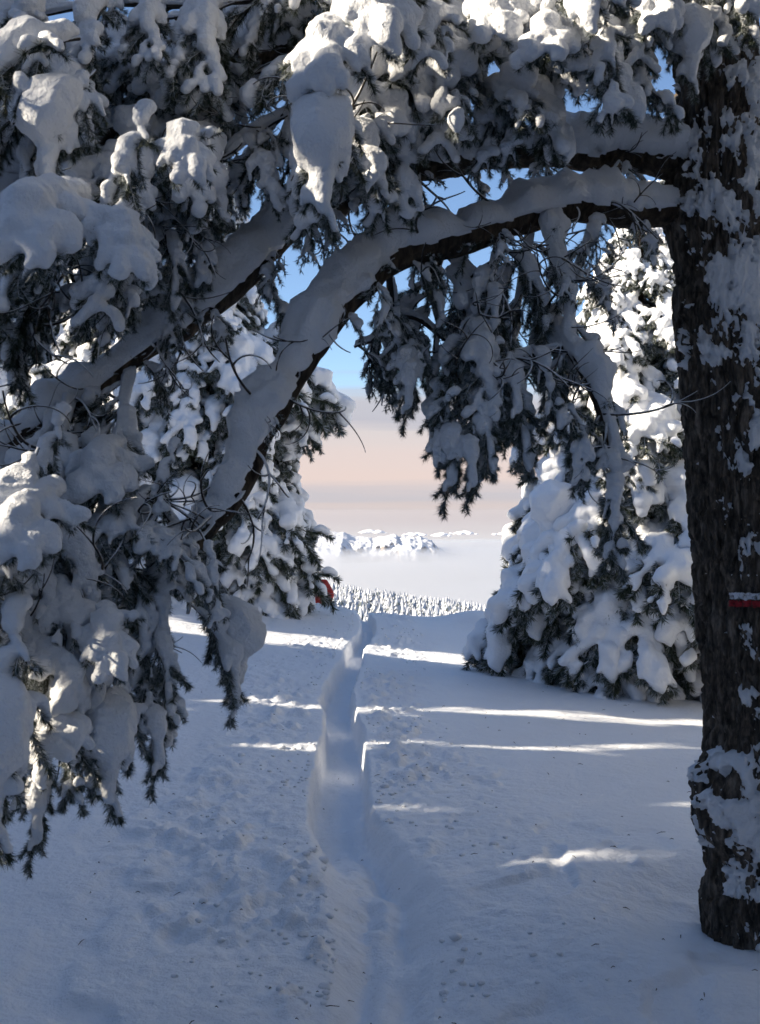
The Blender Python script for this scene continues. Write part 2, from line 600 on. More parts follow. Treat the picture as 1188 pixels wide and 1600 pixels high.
def make_bough(seed, Lg=.5, phi0=10, phi1=60, nside=8, spread=(30, 60), side_len=.45, snow_r=.06, side_r=.035,
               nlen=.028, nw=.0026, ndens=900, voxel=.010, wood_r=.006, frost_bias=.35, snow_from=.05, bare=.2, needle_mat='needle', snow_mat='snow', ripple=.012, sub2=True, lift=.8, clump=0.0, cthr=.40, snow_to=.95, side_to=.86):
    rg = np.random.RandomState(seed)
    Xax, Zax = np.array([1., 0, 0]), np.array([0, 0, 1.])
    n = 26
    t = np.linspace(0, 1, n)
    ph = np.radians(phi0 + (phi1 - phi0) * t)
    yaw = np.cumsum(rg.normal(0, .05, n)) * .7
    step = Lg / (n - 1)
    d = np.stack([np.cos(ph) * np.cos(yaw), np.cos(ph) * np.sin(yaw), -np.sin(ph)], 1)
    spine = np.vstack([[0, 0, 0], np.cumsum(d[:-1] * step, 0)])
    twigs = [(spine, wood_r, 0)]
    for i in range(nside):
        tt = .14 + .82 * (i + rg.uniform(-.3, .3)) / max(1, nside - 1)
        tt = min(max(tt, .08), .97)
        j = int(tt * (n - 1))
        T = d[j]
        nrm = Zax - T * T[2]
        if np.linalg.norm(nrm) < .25:
            nrm = Xax - T * T[0]
        sgn = 1 if (i + seed) % 2 else -1
        dr = rot_about(T, nrm, sgn * math.radians(rg.uniform(*spread)))
        ln = Lg * side_len * (1 - .55 * tt) * rg.uniform(.7, 1.25)
        m_ = 12
        pts = [spine[j]]
        dd = dr.copy()
        curl = rg.normal(0, .04, 3)
        for q in range(m_ - 1):
            dd = dd + np.array([0, 0, -.06 - .05 * rg.rand()]) + curl
            dd /= np.linalg.norm(dd)
            pts.append(pts[-1] + dd * ln / (m_ - 1))
        pts = np.array(pts)
        twigs.append((pts, wood_r * .55, 1))
        if sub2 and ln > .10:
            for q in range(2):
                jj = rg.randint(3, 9)
                T2 = pts[jj + 1] - pts[jj]
                T2 /= np.linalg.norm(T2)
                d2 = rot_about(T2, Zax + .2, (1 if q else -1) * math.radians(rg.uniform(30, 55)))
                l2 = ln * rg.uniform(.35, .55)
                p2 = [pts[jj]]
                for z_ in range(7):
                    d2 = d2 + np.array([0, 0, -.08]); d2 /= np.linalg.norm(d2)
                    p2.append(p2[-1] + d2 * l2 / 7)
                twigs.append((np.array(p2), wood_r * .4, 2))
    wood = join([tube(p, np.linspace(r, r * .45, len(p)), 5) for p, r, _ in twigs])
    # snow
    cs, rs = [], []
    for p, r, lev in twigs:
        if lev and rg.rand() < bare:
            continue
        T, U, S = frames(p)
        ln = np.linalg.norm(np.diff(p, axis=0), axis=1).sum()
        base = snow_r if lev == 0 else side_r * (1 if lev == 1 else .72)
        cnt = max(4, int(ln / (base * .5)))
        wob = fbm(np.arange(cnt) * .5 * .55, lev, len(cs) * .37, seed + 3, 2)
        for q in range(cnt):
            f = (q + .5) / cnt
            f = (snow_from if lev == 0 else .12) + f * ((snow_to if lev == 0 else side_to) - (snow_from if lev == 0 else .12))
            ii = min(len(p) - 1, int(f * (len(p) - 1)))
            tn = T[ii]
            up = (Zax - tn * tn[2]) + .55 * (Xax - tn * tn[0])
            up /= np.linalg.norm(up) + 1e-9
            prof_ = (.55 + .6 * math.sin(math.pi * min(1, f * .9 + .08))) * (.45 + 1.1 * wob[q])
            if f > .85:
                prof_ *= .75
            if clump:
                cw = float(vnoise(f * ln * clump, len(rs) * 0 + lev * 3.1 + p[0][1] * 40, p[0][0] * 40, seed))
                if cw < cthr:
                    continue
                prof_ *= .55 + 1.15 * min(1, (cw - cthr) * 2.4)
            rad = base * prof_
            cs.append(p[ii] + up * rad * lift + rg.normal(0, base * .08, 3))
            rs.append((rad * 1.1, rad * 1.1, rad * .85))
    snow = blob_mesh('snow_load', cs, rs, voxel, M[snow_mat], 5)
    displace(snow, ripple, .5 / snow_r, seed + 7, 4)
    # needles
    NV, FR = [], []
    for p, r, lev in twigs:
        T, U, S = frames(p)
        ln = np.linalg.norm(np.diff(p, axis=0), axis=1).sum()
        cnt = int(ln * ndens * (.7 if lev == 0 else 1))
        f = rg.rand(cnt) ** .8
        if lev == 0:
            f = .15 + .85 * f
        tip = rg.rand(cnt) < .12
        f[tip] = rg.uniform(.93, 1, tip.sum())
        pos = f * (len(p) - 1)
        i0 = np.minimum(pos.astype(int), len(p) - 2)
        fr = (pos - i0)[:, None]
        base = p[i0] * (1 - fr) + p[i0 + 1] * fr
        th = rg.uniform(0, 2 * np.pi, cnt)
        out_ = np.cos(th)[:, None] * U[i0] + np.sin(th)[:, None] * S[i0]
        fw = np.radians(rg.uniform(25, 65, cnt))
        dirn = T[i0] * np.cos(fw)[:, None] + out_ * np.sin(fw)[:, None] + rg.normal(0, .12, (cnt, 3))
        dirn /= np.linalg.norm(dirn, axis=1)[:, None]
        le = nlen * rg.uniform(.7, 1.2, cnt)[:, None]
        sd = np.cross(dirn, rg.normal(0, 1, (cnt, 3)))
        sd /= np.linalg.norm(sd, axis=1)[:, None] + 1e-9
        a = base - sd * nw * .5
        b_ = base + sd * nw * .5
        c = base + dirn * le + sd * nw * .15
        NV.append(np.stack([a, b_, c], 1).reshape(-1, 3))
        fro = np.clip(rg.rand(cnt) * .75 + frost_bias * np.cos(th) + .25 * (frost_bias - .2), 0, 1)
        FR.append(np.repeat(fro, 3) * np.tile([.75, .75, 1.15], cnt))
    NV = np.vstack(NV); FR = np.concatenate(FR)
    nm = np_mesh('needles', NV, np.arange(len(NV)).reshape(-1, 3), [M[needle_mat]], smooth=False)
    at_ = nm.attributes.new('frost', 'FLOAT', 'POINT')
    at_.data.foreach_set('value', np.clip(FR, 0, 1).astype(np.float32))
    wm = np_mesh('bough', wood[0], wood[1], [M['twig']])
    return wm, nm, snow


def place_bough(parent, meshes, loc, az, scale=1.0, roll=0.0, pitch=0.0, name='bough', sub=True, zs=1.0):
    b_ = link(name, meshes[0], parent, loc, (roll, pitch, az))
    b_.scale = (scale, scale, scale * zs)
    nd = link('needles', meshes[1], b_)
    nd['kind'] = 'stuff'
    link('snow_load', meshes[2], b_)
    if parent.name == 'pine_tree':
        b_['reach'] = .34 if meshes in SPRIG else .46
    return b_


# foreground bough kinds
DROOP = [make_bough(100 + i, Lg=.46, phi0=6 + 7 * (i % 3), phi1=56 + 8 * (i % 4), nside=15, spread=(28, 62), side_len=.46, snow_r=.027 + .006 * (i % 3), side_r=.017, side_to=.80, bare=.3, nlen=.030, nw=.0024, ndens=1700, voxel=.0072, ripple=.008, frost_bias=.40, clump=9) for i in range(6)]
HANG = [make_bough(200 + i, Lg=.50, phi0=32 + 8 * (i % 3), phi1=94 - 5 * (i % 2), nside=15, spread=(16, 44), side_len=.42, snow_r=.025 + .008 * (i % 3), side_r=.015, side_to=.82, bare=.38, nlen=.030, nw=.0024, ndens=1700, voxel=.0072, ripple=.008, frost_bias=.40, clump=8) for i in range(6)]
PILLOW = [make_bough(300 + i, Lg=.42, phi0=0 + 6 * (i % 2), phi1=66 + 6 * (i % 3), nside=13, spread=(35, 70), side_len=.54, snow_r=.052, side_r=.032, bare=.12, ripple=.014, nlen=.034, ndens=1600, lift=.75, frost_bias=.4, voxel=.009, side_to=.84) for i in range(5)]
SPRIG = [make_bough(400 + i, Lg=.34, phi0=30, phi1=88, nside=11, spread=(18, 52), side_len=.5, snow_r=.013, side_r=.009, bare=.4, frost_bias=.42, voxel=.0055, ripple=.004, nlen=.028, nw=.0022, ndens=1500, clump=12) for i in range(5)]
DARK = [make_bough(450 + i, Lg=.44, phi0=30 + 10 * (i % 2), phi1=95, nside=13, spread=(14, 42), side_len=.45, snow_r=.018, side_r=.011, bare=.55, frost_bias=.26, voxel=.0065, ripple=.006, nlen=.032, nw=.0026, ndens=2100, clump=8) for i in range(5)]

# ------------------------------------------------------------------ the big tree with the arching limbs
D0 = 4.4
tree = link('pine_tree', None, None, (1.45, D0, 0))
tag(tree, 'old dark barked conifer with a red and white blaze and snow laden limbs arching left', 'tree')
TL = np.array(tree.location)

edge_y = [-900, 0, 150, 330, 420, 500, 600, 700, 800, 900, 1000, 1100, 1165, 1195, 1250, 1320, 1345, 1400, 1480, 1560]
edge_x = [1075, 1056, 1058, 1052, 1062, 1056, 1068, 1073, 1079, 1089, 1096, 1104, 1111, 1110, 1110, 1112, 1110, 1100, 1106, 1108]
half_w = [48, 61, 62, 68, 66, 66, 68, 69, 71, 72, 74, 76, 78, 80, 82, 82, 82, 84, 86, 88]


def trunk_axis(py):
    e = np.interp(py, edge_y, edge_x)
    h = np.interp(py, edge_y, half_w)
    return e + h, h


NR, NC = 620, 220
pys = np.linspace(1580, -900, NR)
cx, hw_ = trunk_axis(pys)
zc = EYE + (800 - pys) / FPX * D0
xc = (cx - 594) / FPX * D0
rc = hw_ / FPX * D0
th = np.linspace(0, 2 * np.pi, NC, endpoint=False)
TH, ZZc = np.meshgrid(th, zc)
RC = np.repeat(rc[:, None], NC, 1)
# burl low on the left side
burl_z = EYE + (800 - 1248) / FPX * D0
angd = np.angle(np.exp(1j * (TH - np.radians(205))))
bz = (ZZc - burl_z) / .19
RB = RC + .100 * np.exp(-np.abs(bz) ** 3.2) * np.exp(-(angd / .9) ** 2)
RB = RB + .035 * np.exp(-((ZZc - (EYE + (800 - 330) / FPX * D0)) / .16) ** 2) * np.exp(-(np.angle(np.exp(1j * (TH - np.pi))) / .8) ** 2)
RB = RB * (1 + .05 * (fbm(np.cos(TH) * 1.2, np.sin(TH) * 1.2, ZZc * 1.6, 91, 3) - .5))
cxx, cyy = np.cos(TH), np.sin(TH)
warp = .5 * (fbm(cxx * 3, cyy * 3, ZZc * 3, 92, 3) - .5)
furrow = np.abs(fbm(cxx * 5 + warp, cyy * 5 + warp, ZZc * 6.5 + warp, 93, 4, .62) - .5) * 2
plate = fbm(cxx * 6, cyy * 6, ZZc * 24, 94, 3)
RBK = RB + .030 * (np.clip(furrow, 0, .32) / .32 - .6) * (.6 + .8 * plate) + .012 * (fbm(cxx * 16, cyy * 16, ZZc * 34, 95, 3, .6) - .5)
xcol = np.repeat(xc[:, None], NC, 1)


def trunk_points(Rr):
    return np.stack([(xcol + Rr * np.cos(TH)).ravel() - TL[0], (D0 + Rr * np.sin(TH)).ravel() - TL[1], ZZc.ravel()], 1)


trunk = link('trunk', np_mesh('trunk', trunk_points(RBK), grid_faces(NR, NC, True), [M['bark']]), tree)
# snow blown on to the bark: stands proud where it sticks, sinks out of sight where it does not
face = .5 + .5 * np.cos(TH - np.radians(300))                      # windward: right and towards the camera
hgt = ZZc
stick = fbm(cxx * 2.9, cyy * 2.9, ZZc * 12.5, 96, 6, .72)
zpx = 800 - (ZZc - EYE) * FPX / D0
bias = np.interp(zpx, [-900, 0, 120, 200, 330, 420, 520, 600, 700, 860, 1000, 1120, 1180, 1260, 1340, 1420, 1500], [.0, -.02, -.05, .02, .03, .02, .03, .0, -.05, -.06, -.10, -.05, .10, .07, .05, .03, .0]) - .012
mask = stick + .26 * (face - .72) + bias - .545 - .10 * np.clip(furrow, 0, .4) + .05 * np.cos(TH - np.pi) * 0
blz = np.exp(-((zpx - 932) / 24) ** 4) * np.exp(-(np.angle(np.exp(1j * (TH - np.radians(266)))) / .75) ** 4)
ledge = np.exp(-((zpx - 455) / 38) ** 2) * np.exp(-(np.angle(np.exp(1j * (TH - np.radians(285)))) / .75) ** 2)
mask = mask + .30 * ledge - .5 * blz
RS = RBK * .5 + RB * .5 + np.clip(mask * .34, -.035, .024) + .028 * ledge * sstep(-.02, .05, mask) + .004 * (fbm(cxx * 7, cyy * 7, ZZc * 40, 98, 2) - .5)
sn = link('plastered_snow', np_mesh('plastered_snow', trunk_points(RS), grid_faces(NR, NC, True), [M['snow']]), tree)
sn['label'] = 'snow blown on to the bark in patches'


def painted_band(name, y0, y1, mat, seed):
    """paint brushed on the bark: follows the trunk surface"""
    a0, a1 = np.radians(235), np.radians(296)
    n_t, n_z = 60, 14
    tt = np.linspace(a0, a1, n_t)
    yy = np.linspace(y0, y1, n_z)
    V = []
    for yv in yy:
        z = EYE + (800 - yv) / FPX * D0
        r_ = int(np.argmin(np.abs(zc - z)))
        jag = (fbm(tt * 14, yv * .02, 0, seed, 3) - .5)
        for q, tv in enumerate(tt):
            c_ = int(tv / (2 * np.pi) * NC) % NC
            rad = max(RBK[r_, c_], RB[r_, c_] - .006) + .0035
            zz = z + (.012 * jag[q] if yv in (yy[0], yy[-1]) else 0)
            V.append((xc[r_] + rad * math.cos(tv) - TL[0], D0 + rad * math.sin(tv) - TL[1], zz))
    return link(name, np_mesh(name, V, grid_faces(n_z, n_t), [mat]), tree)


def paint(name, c, worn):
    m, t, b = material(name)
    n = mnoise(t, 60, 4)
    r = mramp(t, n.outputs['Fac'], [(.36, worn), (.50, c)])
    t.links.new(r.outputs[0], b.inputs['Base Color'])
    b.inputs['Roughness'].default_value = .7
    return m


painted_band('white_band', 921.5, 931.5, paint('white_paint', (.72, .74, .78), (.2, .2, .2)), 5)['label'] = 'white painted upper band of the trail blaze'
painted_band('red_band', 932.5, 942, paint('red_paint', (.36, .012, .02), (.12, .01, .012)), 6)['label'] = 'red painted lower band of the trail blaze'


def limb(pts, r0, r1, snow=.06, seed=0, name='limb', bark='limb_bark', cover=1.0, nseg=28, heap=None):
    """pts: (px, py, depth); radii in metres; returns the world path"""
    P = np.array([at(*p) for p in pts])
    ln = np.linalg.norm(np.diff(P, axis=0), axis=1).sum()
    n = max(16, int(ln / .016))
    C = catmull(P, n)
    T, U, S = frames(C)
    s = np.linspace(0, 1, n)
    sl = s * ln
    jit = np.stack([fbm(sl * 3.1, 0, 0, seed + 1, 3) - .5, fbm(sl * 3.1, 7, 0, seed + 2, 3) - .5, fbm(sl * 3.1, 13, 0, seed + 3, 3) - .5], 1)
    C = C + jit * min(.10, r0 * 2.2)
    rad = (r0 + (r1 - r0) * s) * (1 + .28 * (fbm(sl * 5, 21, 0, seed + 13, 3) - .5))
    th_ = np.linspace(0, 2 * np.pi, nseg, endpoint=False)
    A, SS = np.meshgrid(th_, sl)
    rr_ = rad[:, None] * (1 + .30 * (fbm(np.cos(A) * 2, np.sin(A) * 2, SS * 7, seed + 4, 4) - .5) + .22 * (fbm(np.cos(A) * 6, np.sin(A) * 6, SS * 16, seed + 5, 2) - .5))
    B = np.cos(A)[..., None] * U[:, None, :] + np.sin(A)[..., None] * S[:, None, :]
    V = (C[:, None, :] + rr_[..., None] * B).reshape(-1, 3) - TL
    o_ = link(name, np_mesh(name, V, grid_faces(n, nseg, True), [M[bark]]), tree)
    if snow > 0:
        na = 44
        th2 = np.linspace(0, 2 * np.pi, na, endpoint=False)
        A, SS = np.meshgrid(th2, sl)
        lump = fbm(SS * 4.5, 0, 0, seed + 6, 3)[:, :1]
        lump = np.clip((lump - .5) * 2.6 + .5, 0, 1) * .8 + .2 * sstep(.35, .6, fbm(SS * 11, 4, 0, seed + 12, 2)[:, :1])
        upn = np.cos(A - .25 * (fbm(SS * 2, 3, 0, seed + 8, 2) - .5) * 2)
        thick_ = snow * (.22 + 1.45 * lump) * np.power(np.clip((upn - .08 + 1.5 * (fbm(np.cos(A) * 1.6, np.sin(A) * 1.6, SS * 10, seed + 7, 5, .6) - .5)) / 1.25, 0, 1), .62)
        miss = np.interp(s, [0, .04, .97, 1], [0, 1, 1, 0])[:, None]
        if heap is not None:
            miss = miss * np.interp(s, heap[0], heap[1])[:, None]
        thick_ = thick_ * miss * cover * (.72 + .56 * fbm(np.cos(A) * 3, np.sin(A) * 3, SS * 24, seed + 9, 3))
        rs_ = rad[:, None] * .80 + np.where(thick_ > .004, rad[:, None] * .2 + thick_, -.004)
        B2 = np.cos(A)[..., None] * U[:, None, :] + np.sin(A)[..., None] * S[:, None, :]
        V2 = (C[:, None, :] + rs_[..., None] * B2).reshape(-1, 3)
        # heavier on top than at the side
        V2 = V2 - TL
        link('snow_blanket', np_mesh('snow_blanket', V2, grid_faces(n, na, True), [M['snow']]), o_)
    return C


PATHS = {}
PATHS['arch_low'] = limb([(1110, 330, 4.42), (1030, 322, 4.36), (960, 326, 4.28), (860, 335, 4.2), (740, 356, 4.1), (640, 396, 4.0), (560, 458, 3.9), (500, 535, 3.8), (460, 610, 3.75), (410, 690, 3.7), (350, 772, 3.65), (290, 845, 3.6), (235, 905, 3.58)], .068, .044, .062, 11, heap=([0, .06, .16, .32, .5, 1], [.9, 1.35, 1.9, 1.5, 1.0, 1.0]))
PATHS['arch_high'] = limb([(1110, 268, 4.42), (1050, 258, 4.42), (970, 240, 4.42), (880, 232, 4.4), (780, 245, 4.38), (690, 262, 4.33), (600, 280, 4.28), (520, 318, 4.2), (440, 375, 4.1), (340, 445, 4.0), (240, 525, 3.9), (120, 615, 3.8), (10, 690, 3.7), (-90, 760, 3.65)], .068, .046, .075, 23)
PATHS['top_limb'] = limb([(1110, -140, 4.4), (960, -110, 4.3), (760, -50, 4.2), (600, 25, 4.15), (500, 62, 4.1), (410, 82, 4.1), (310, 120, 4.05), (200, 190, 4.0), (60, 260, 3.95), (-80, 330, 3.9)], .055, .035, .11, 37)
PATHS['mid_limb'] = limb([(480, 70, 4.1), (430, 125, 4.2), (360, 165, 4.3), (270, 200, 4.2), (190, 225, 4.1), (90, 290, 4.0), (-60, 370, 3.9)], .032, .022, .085, 41)
PATHS['hang_limb'] = limb([(858, 340, 4.2), (872, 400, 4.1), (884, 470, 4.05), (884, 540, 4.0), (915, 605, 3.95), (948, 680, 3.95), (966, 745, 3.95)], .026, .012, .055, 53)
sub = dict(
    a1=[(1050, -160, 4.4), (900, -70, 4.1), (740, 15, 3.9), (590, 50, 3.75), (540, 130, 3.6), (505, 230, 3.5)],
    a2=[(740, 15, 3.9), (690, 90, 3.7), (640, 170, 3.65), (600, 230, 3.6)],
    a3=[(900, -70, 4.1), (870, 20, 3.9), (810, 110, 3.8), (740, 160, 3.8)],
    a4=[(1075, -60, 4.3), (1000, 10, 4.0), (940, 70, 3.85), (890, 130, 3.8)],
    a5=[(410, 82, 4.1), (320, 170, 4.0), (240, 250, 3.7), (150, 350, 3.5), (90, 420, 3.4)],
    a6=[(310, 120, 4.05), (200, 90, 4.0), (110, 100, 3.7), (20, 190, 3.5)],
    a7=[(600, -60, 4.0), (450, -10, 3.8), (300, 10, 3.7), (150, 10, 3.6), (10, 40, 3.5)],
    a8=[(270, 200, 4.2), (290, 270, 4.0), (260, 350, 3.8), (200, 420, 3.6)],
    a9=[(340, 445, 4.0), (250, 440, 3.8), (130, 460, 3.65), (20, 520, 3.5)],
    b1=[(690, 262, 4.3), (640, 180, 4.1), (560, 160, 4.0), (450, 180, 3.9), (350, 250, 3.8)],
    h1=[(785, 352, 4.15), (765, 440, 4.05), (735, 520, 4.0), (715, 590, 3.95), (718, 640, 3.95)],
    h2=[(700, 370, 4.1), (680, 450, 4.2), (690, 510, 4.2), (684, 560, 4.2)],
    h3=[(830, 340, 4.25), (815, 460, 4.3), (805, 520, 4.3), (795, 570, 4.3)],
    h4=[(610, 430, 4.0), (612, 490, 4.1), (585, 530, 4.1), (550, 545, 4.1)],
    h5=[(612, 490, 4.1), (660, 500, 4.1), (740, 560, 4.1)],
    h6=[(930, 330, 4.3), (920, 380, 4.2), (900, 430, 4.2), (860, 520, 4.2)],
    h7=[(884, 540, 4.0), (800, 560, 4.0), (720, 590, 3.95)],
    l1=[(240, 900, 3.6), (205, 940, 3.5), (195, 1000, 3.45), (200, 1050, 3.4)],
    l2=[(110, 620, 3.8), (90, 700, 3.5), (70, 800, 3.3), (50, 900, 3.2), (45, 980, 3.15), (40, 1050, 3.1)],
    l3=[(200, 560, 3.9), (185, 680, 3.6), (160, 800, 3.45), (130, 900, 3.35), (110, 980, 3.3), (95, 1060, 3.25)],
    l4=[(300, 840, 3.6), (300, 900, 3.55), (290, 960, 3.5)],
    l5=[(290, 850, 3.6), (240, 780, 3.55), (210, 800, 3.45), (190, 860, 3.4), (180, 920, 3.35)],
    l6=[(10, 690, 3.7), (-20, 800, 3.5), (-20, 920, 3.4), (-10, 1030, 3.35)],
    b4=[(600, -40, 4.2), (420, 0, 4.15), (240, 30, 4.1), (60, 60, 4.0)],
    b2=[(600, 160, 4.3), (500, 210, 4.3), (420, 240, 4.3), (370, 300, 4.2)],
    b3=[(1090, 30, 4.3), (980, 40, 4.15), (860, 60, 4.1), (760, 100, 4.1)],
)
for i, (kname, pts) in enumerate(sub.items()):
    PATHS[kname] = limb(pts, .015, .006, .028, 100 + 11 * i, name='branch', nseg=10, bark='twig')

PR = random.Random(77)


def along(kname, kinds, step, smin=.75, smax=1.15, az_bias=None, t0=.05, t1=1.0, side=1.2):
    C = PATHS[kname]
    ln = np.linalg.norm(np.diff(C, axis=0), axis=1)
    cum = np.concatenate([[0], np.cumsum(ln)])
    s = cum[-1] * t0
    while s < cum[-1] * t1:
        i = int(np.searchsorted(cum, s))
        i = min(i, len(C) - 2)
        T = C[i + 1] - C[i]
        a0 = math.atan2(T[1], T[0])
        if az_bias is None:
            az = a0 + PR.choice((-1, 1)) * PR.uniform(.25, side)
        else:
            az = math.radians(az_bias) + PR.uniform(-side, side)
        place_bough(tree, PR.choice(kinds), C[i] - TL, az, PR.uniform(smin, smax), PR.uniform(-.15, .15), PR.uniform(-.12, .18))
        s += step * PR.uniform(.6, 1.4)


# az: 0 = right, 180 = left, 270 = towards the camera
for kname in ('a1', 'a2', 'a3', 'a4'):
    along(kname, DROOP + PILLOW[:2] + HANG[:3] + DARK[:1], .075, .6, 1.0, 255, .15, 1, 1.4)
for kname in ('a5', 'a6', 'a7', 'a8', 'b1'):
    along(kname, DROOP + HANG[:3] + PILLOW[:1] + DARK[:2], .08, .55, .95, 235, .12, 1, 1.5)
along('a9', DROOP + SPRIG, .13, .5, .85, 240, .1, 1, 1.5)
along('top_limb', DROOP, .16, .6, 1.0, 250, .25, 1, 2.2)
along('mid_limb', DROOP + SPRIG, .16, .55, .9, 250, .1, 1, 2.2)
for kname in ('h1', 'h2', 'h3'):
    along(kname, HANG[:1] + SPRIG[:3] + DARK + DARK, .055, .6, .95, 250, .12, 1, 2.6)
along('h6', HANG[:2] + SPRIG + DARK, .08, .6, .9, 250, .2, 1, 2.0)
along('h7', SPRIG + DARK, .08, .7, 1.0, 250, .1, 1, 2.0)
along('h4', SPRIG, .055, .55, .85, 250, .25, 1, 3.0)
along('h5', SPRIG, .075, .6, .9, 250, .1, 1, 3.0)
along('hang_limb', SPRIG + DARK, .10, .6, .9, 270, .2, 1, 2.4)
along('arch_low', SPRIG + DARK[:1], .075, .45, .7, 275, .36, .62, 1.9)
along('arch_low', SPRIG, .12, .4, .55, 230, .62, .9, 1.2)
along('arch_low', SPRIG, .2, .6, .9, 270, .12, .35, 1.8)
along('arch_high', SPRIG, .16, .55, .85, 275, .12, .95, 1.8)
along('arch_high', SPRIG + DROOP[:2], .30, .45, .75, 250, .4, 1, 3)
for kname in ('l1', 'l2', 'l3'):
    along(kname, HANG + DARK[:2] + PILLOW[:1] + DROOP[:2], .075, .55, .95, 255, .08, 1, 1.7)
along('l4', HANG + DARK, .09, .5, .8, 300, .1, 1, 1.6)
along('l5', DROOP + HANG + DARK[:2], .09, .5, .85, 250, .1, 1, 1.8)
along('l6', HANG + DARK + PILLOW[:1], .11, .7, 1.0, 300, .1, 1, 1.4)
along('b4', DROOP + HANG[:2], .10, .6, .9, 250, .1, 1, 2)
along('b2', DROOP + HANG, .09, .5, .8, 250, .1, 1, 1.8)
along('b3', DROOP + HANG[:3], .10, .6, .9, 250, .1, 1, 2)

# dark needled tips hanging clear of the snow
for px, py, d, az, sc_ in ((718, 655, 3.9, 275, .7), (705, 610, 3.95, 250, .7), (735, 615, 3.9, 300, .7), (672, 540, 4.0, 230, .7), (655, 520, 4.05, 240, .7), (790, 540, 4.0, 270, .75), (830, 540, 4.0, 290, .75), (765, 560, 4.0, 270, .75), (70, 1170, 3.1, 270, .65), (120, 1100, 3.15, 280, .65),
        (5, 1120, 3.1, 260, .7), (225, 1060, 3.35, 290, .7), (245, 980, 3.4, 300, .65), (160, 1060, 3.2, 270, .7), (880, 620, 3.95, 280, .8), (930, 680, 3.95, 285, .6)):
    place_bough(tree, PR.choice(DARK), at(px, py, d) - TL, math.radians(az), sc_)

# the most noticeable pillows
for px, py, d, az, sc_, kind, rt in (
        (120, 330, 3.05, 262, .95, PILLOW[0], 0), (165, 360, 3.0, 300, .62, PILLOW[3], 0), (85, 370, 3.0, 225, .6, PILLOW[2], 0),
        (240, 175, 3.1, 245, .85, HANG[2], 0), (285, 225, 3.15, 275, .55, PILLOW[1], 0), (125, 60, 3.2, 215, .95, DROOP[2], 0),
        (150, 110, 3.2, 235, .8, HANG[5], 0), (20, 90, 3.1, 240, .9, HANG[2], 0), (545, 90, 3.3, 250, .85, PILLOW[4], 0), (520, 140, 3.25, 262, .9, HANG[5], 0),
        (600, 10, 3.4, 255, .9, PILLOW[1], 0), (925, -15, 3.5, 262, .75, PILLOW[2], 0), (935, 20, 3.5, 275, .8, HANG[2], 0), (870, 60, 3.55, 255, .7, PILLOW[0], 0),
        (1000, 15, 3.8, 270, .7, PILLOW[4], 0), (1060, 10, 3.9, 270, .7, HANG[5], 0), (1085, -30, 3.9, 290, .7, PILLOW[1], 0), (690, 30, 3.5, 250, .7, DROOP[2], 0), (780, 20, 3.6, 260, .7, PILLOW[3], 0),
        (110, 640, 3.3, 240, .7, HANG[2], 0), (60, 700, 3.1, 260, .8, HANG[5], 0), (85, 780, 3.05, 265, .75, PILLOW[0], 0), (30, 830, 3.0, 250, .9, HANG[2], 0),
        (40, 940, 2.95, 262, 1.05, HANG[2], 0), (25, 1000, 2.95, 270, 1.0, HANG[5], 0), (200, 1040, 3.3, 262, .8, HANG[5], 0), (110, 1110, 3.1, 265, .55, PILLOW[2], 0),
        (280, 690, 3.5, 240, .5, HANG[2], 0), (322, 850, 3.45, 300, .5, HANG[2], 0), (170, 960, 3.2, 275, .55, PILLOW[1], 0)):
    place_bough(tree, kind, at(px, py, d) - TL, math.radians(az), sc_)

SHADE_LIMBS = []
# unseen canopy added above and behind the frame to shade the near ground
for i, (p0, p1) in enumerate([((1.3, 4.2, 4.3), (-1.2, 2.0, 4.0)), ((1.4, 4.2, 3.9), (.3, 1.2, 3.7)), ((1.3, 4.5, 4.8), (-2.6, 3.4, 4.3)), ((1.5, 4.2, 4.2), (2.2, 1.4, 3.6)), ((1.5, 4.6, 4.4), (3.6, 4.6, 3.7)), ((1.4, 4.3, 5.2), (-2.8, 1.6, 4.6)), ((1.4, 4.3, 5.0), (-.6, .4, 4.4)), ((1.5, 4.2, 5.0), (1.4, .6, 4.3)), ((1.4, 4.2, 5.4), (-1.8, 3.0, 4.9))]):
    P = np.array([p0, tuple((a + b) / 2 + (0, 0, .25)[q] for q, (a, b) in enumerate(zip(p0, p1))), p1])
    pts = [(594 + p[0] / p[1] * FPX, 800 - (p[2] - EYE) / p[1] * FPX, p[1]) for p in P]
    PATHS['c%d' % i] = limb(pts, .03, .012, .05, 500 + 13 * i, name='branch', nseg=10)
    SHADE_LIMBS.append('c%d' % i)


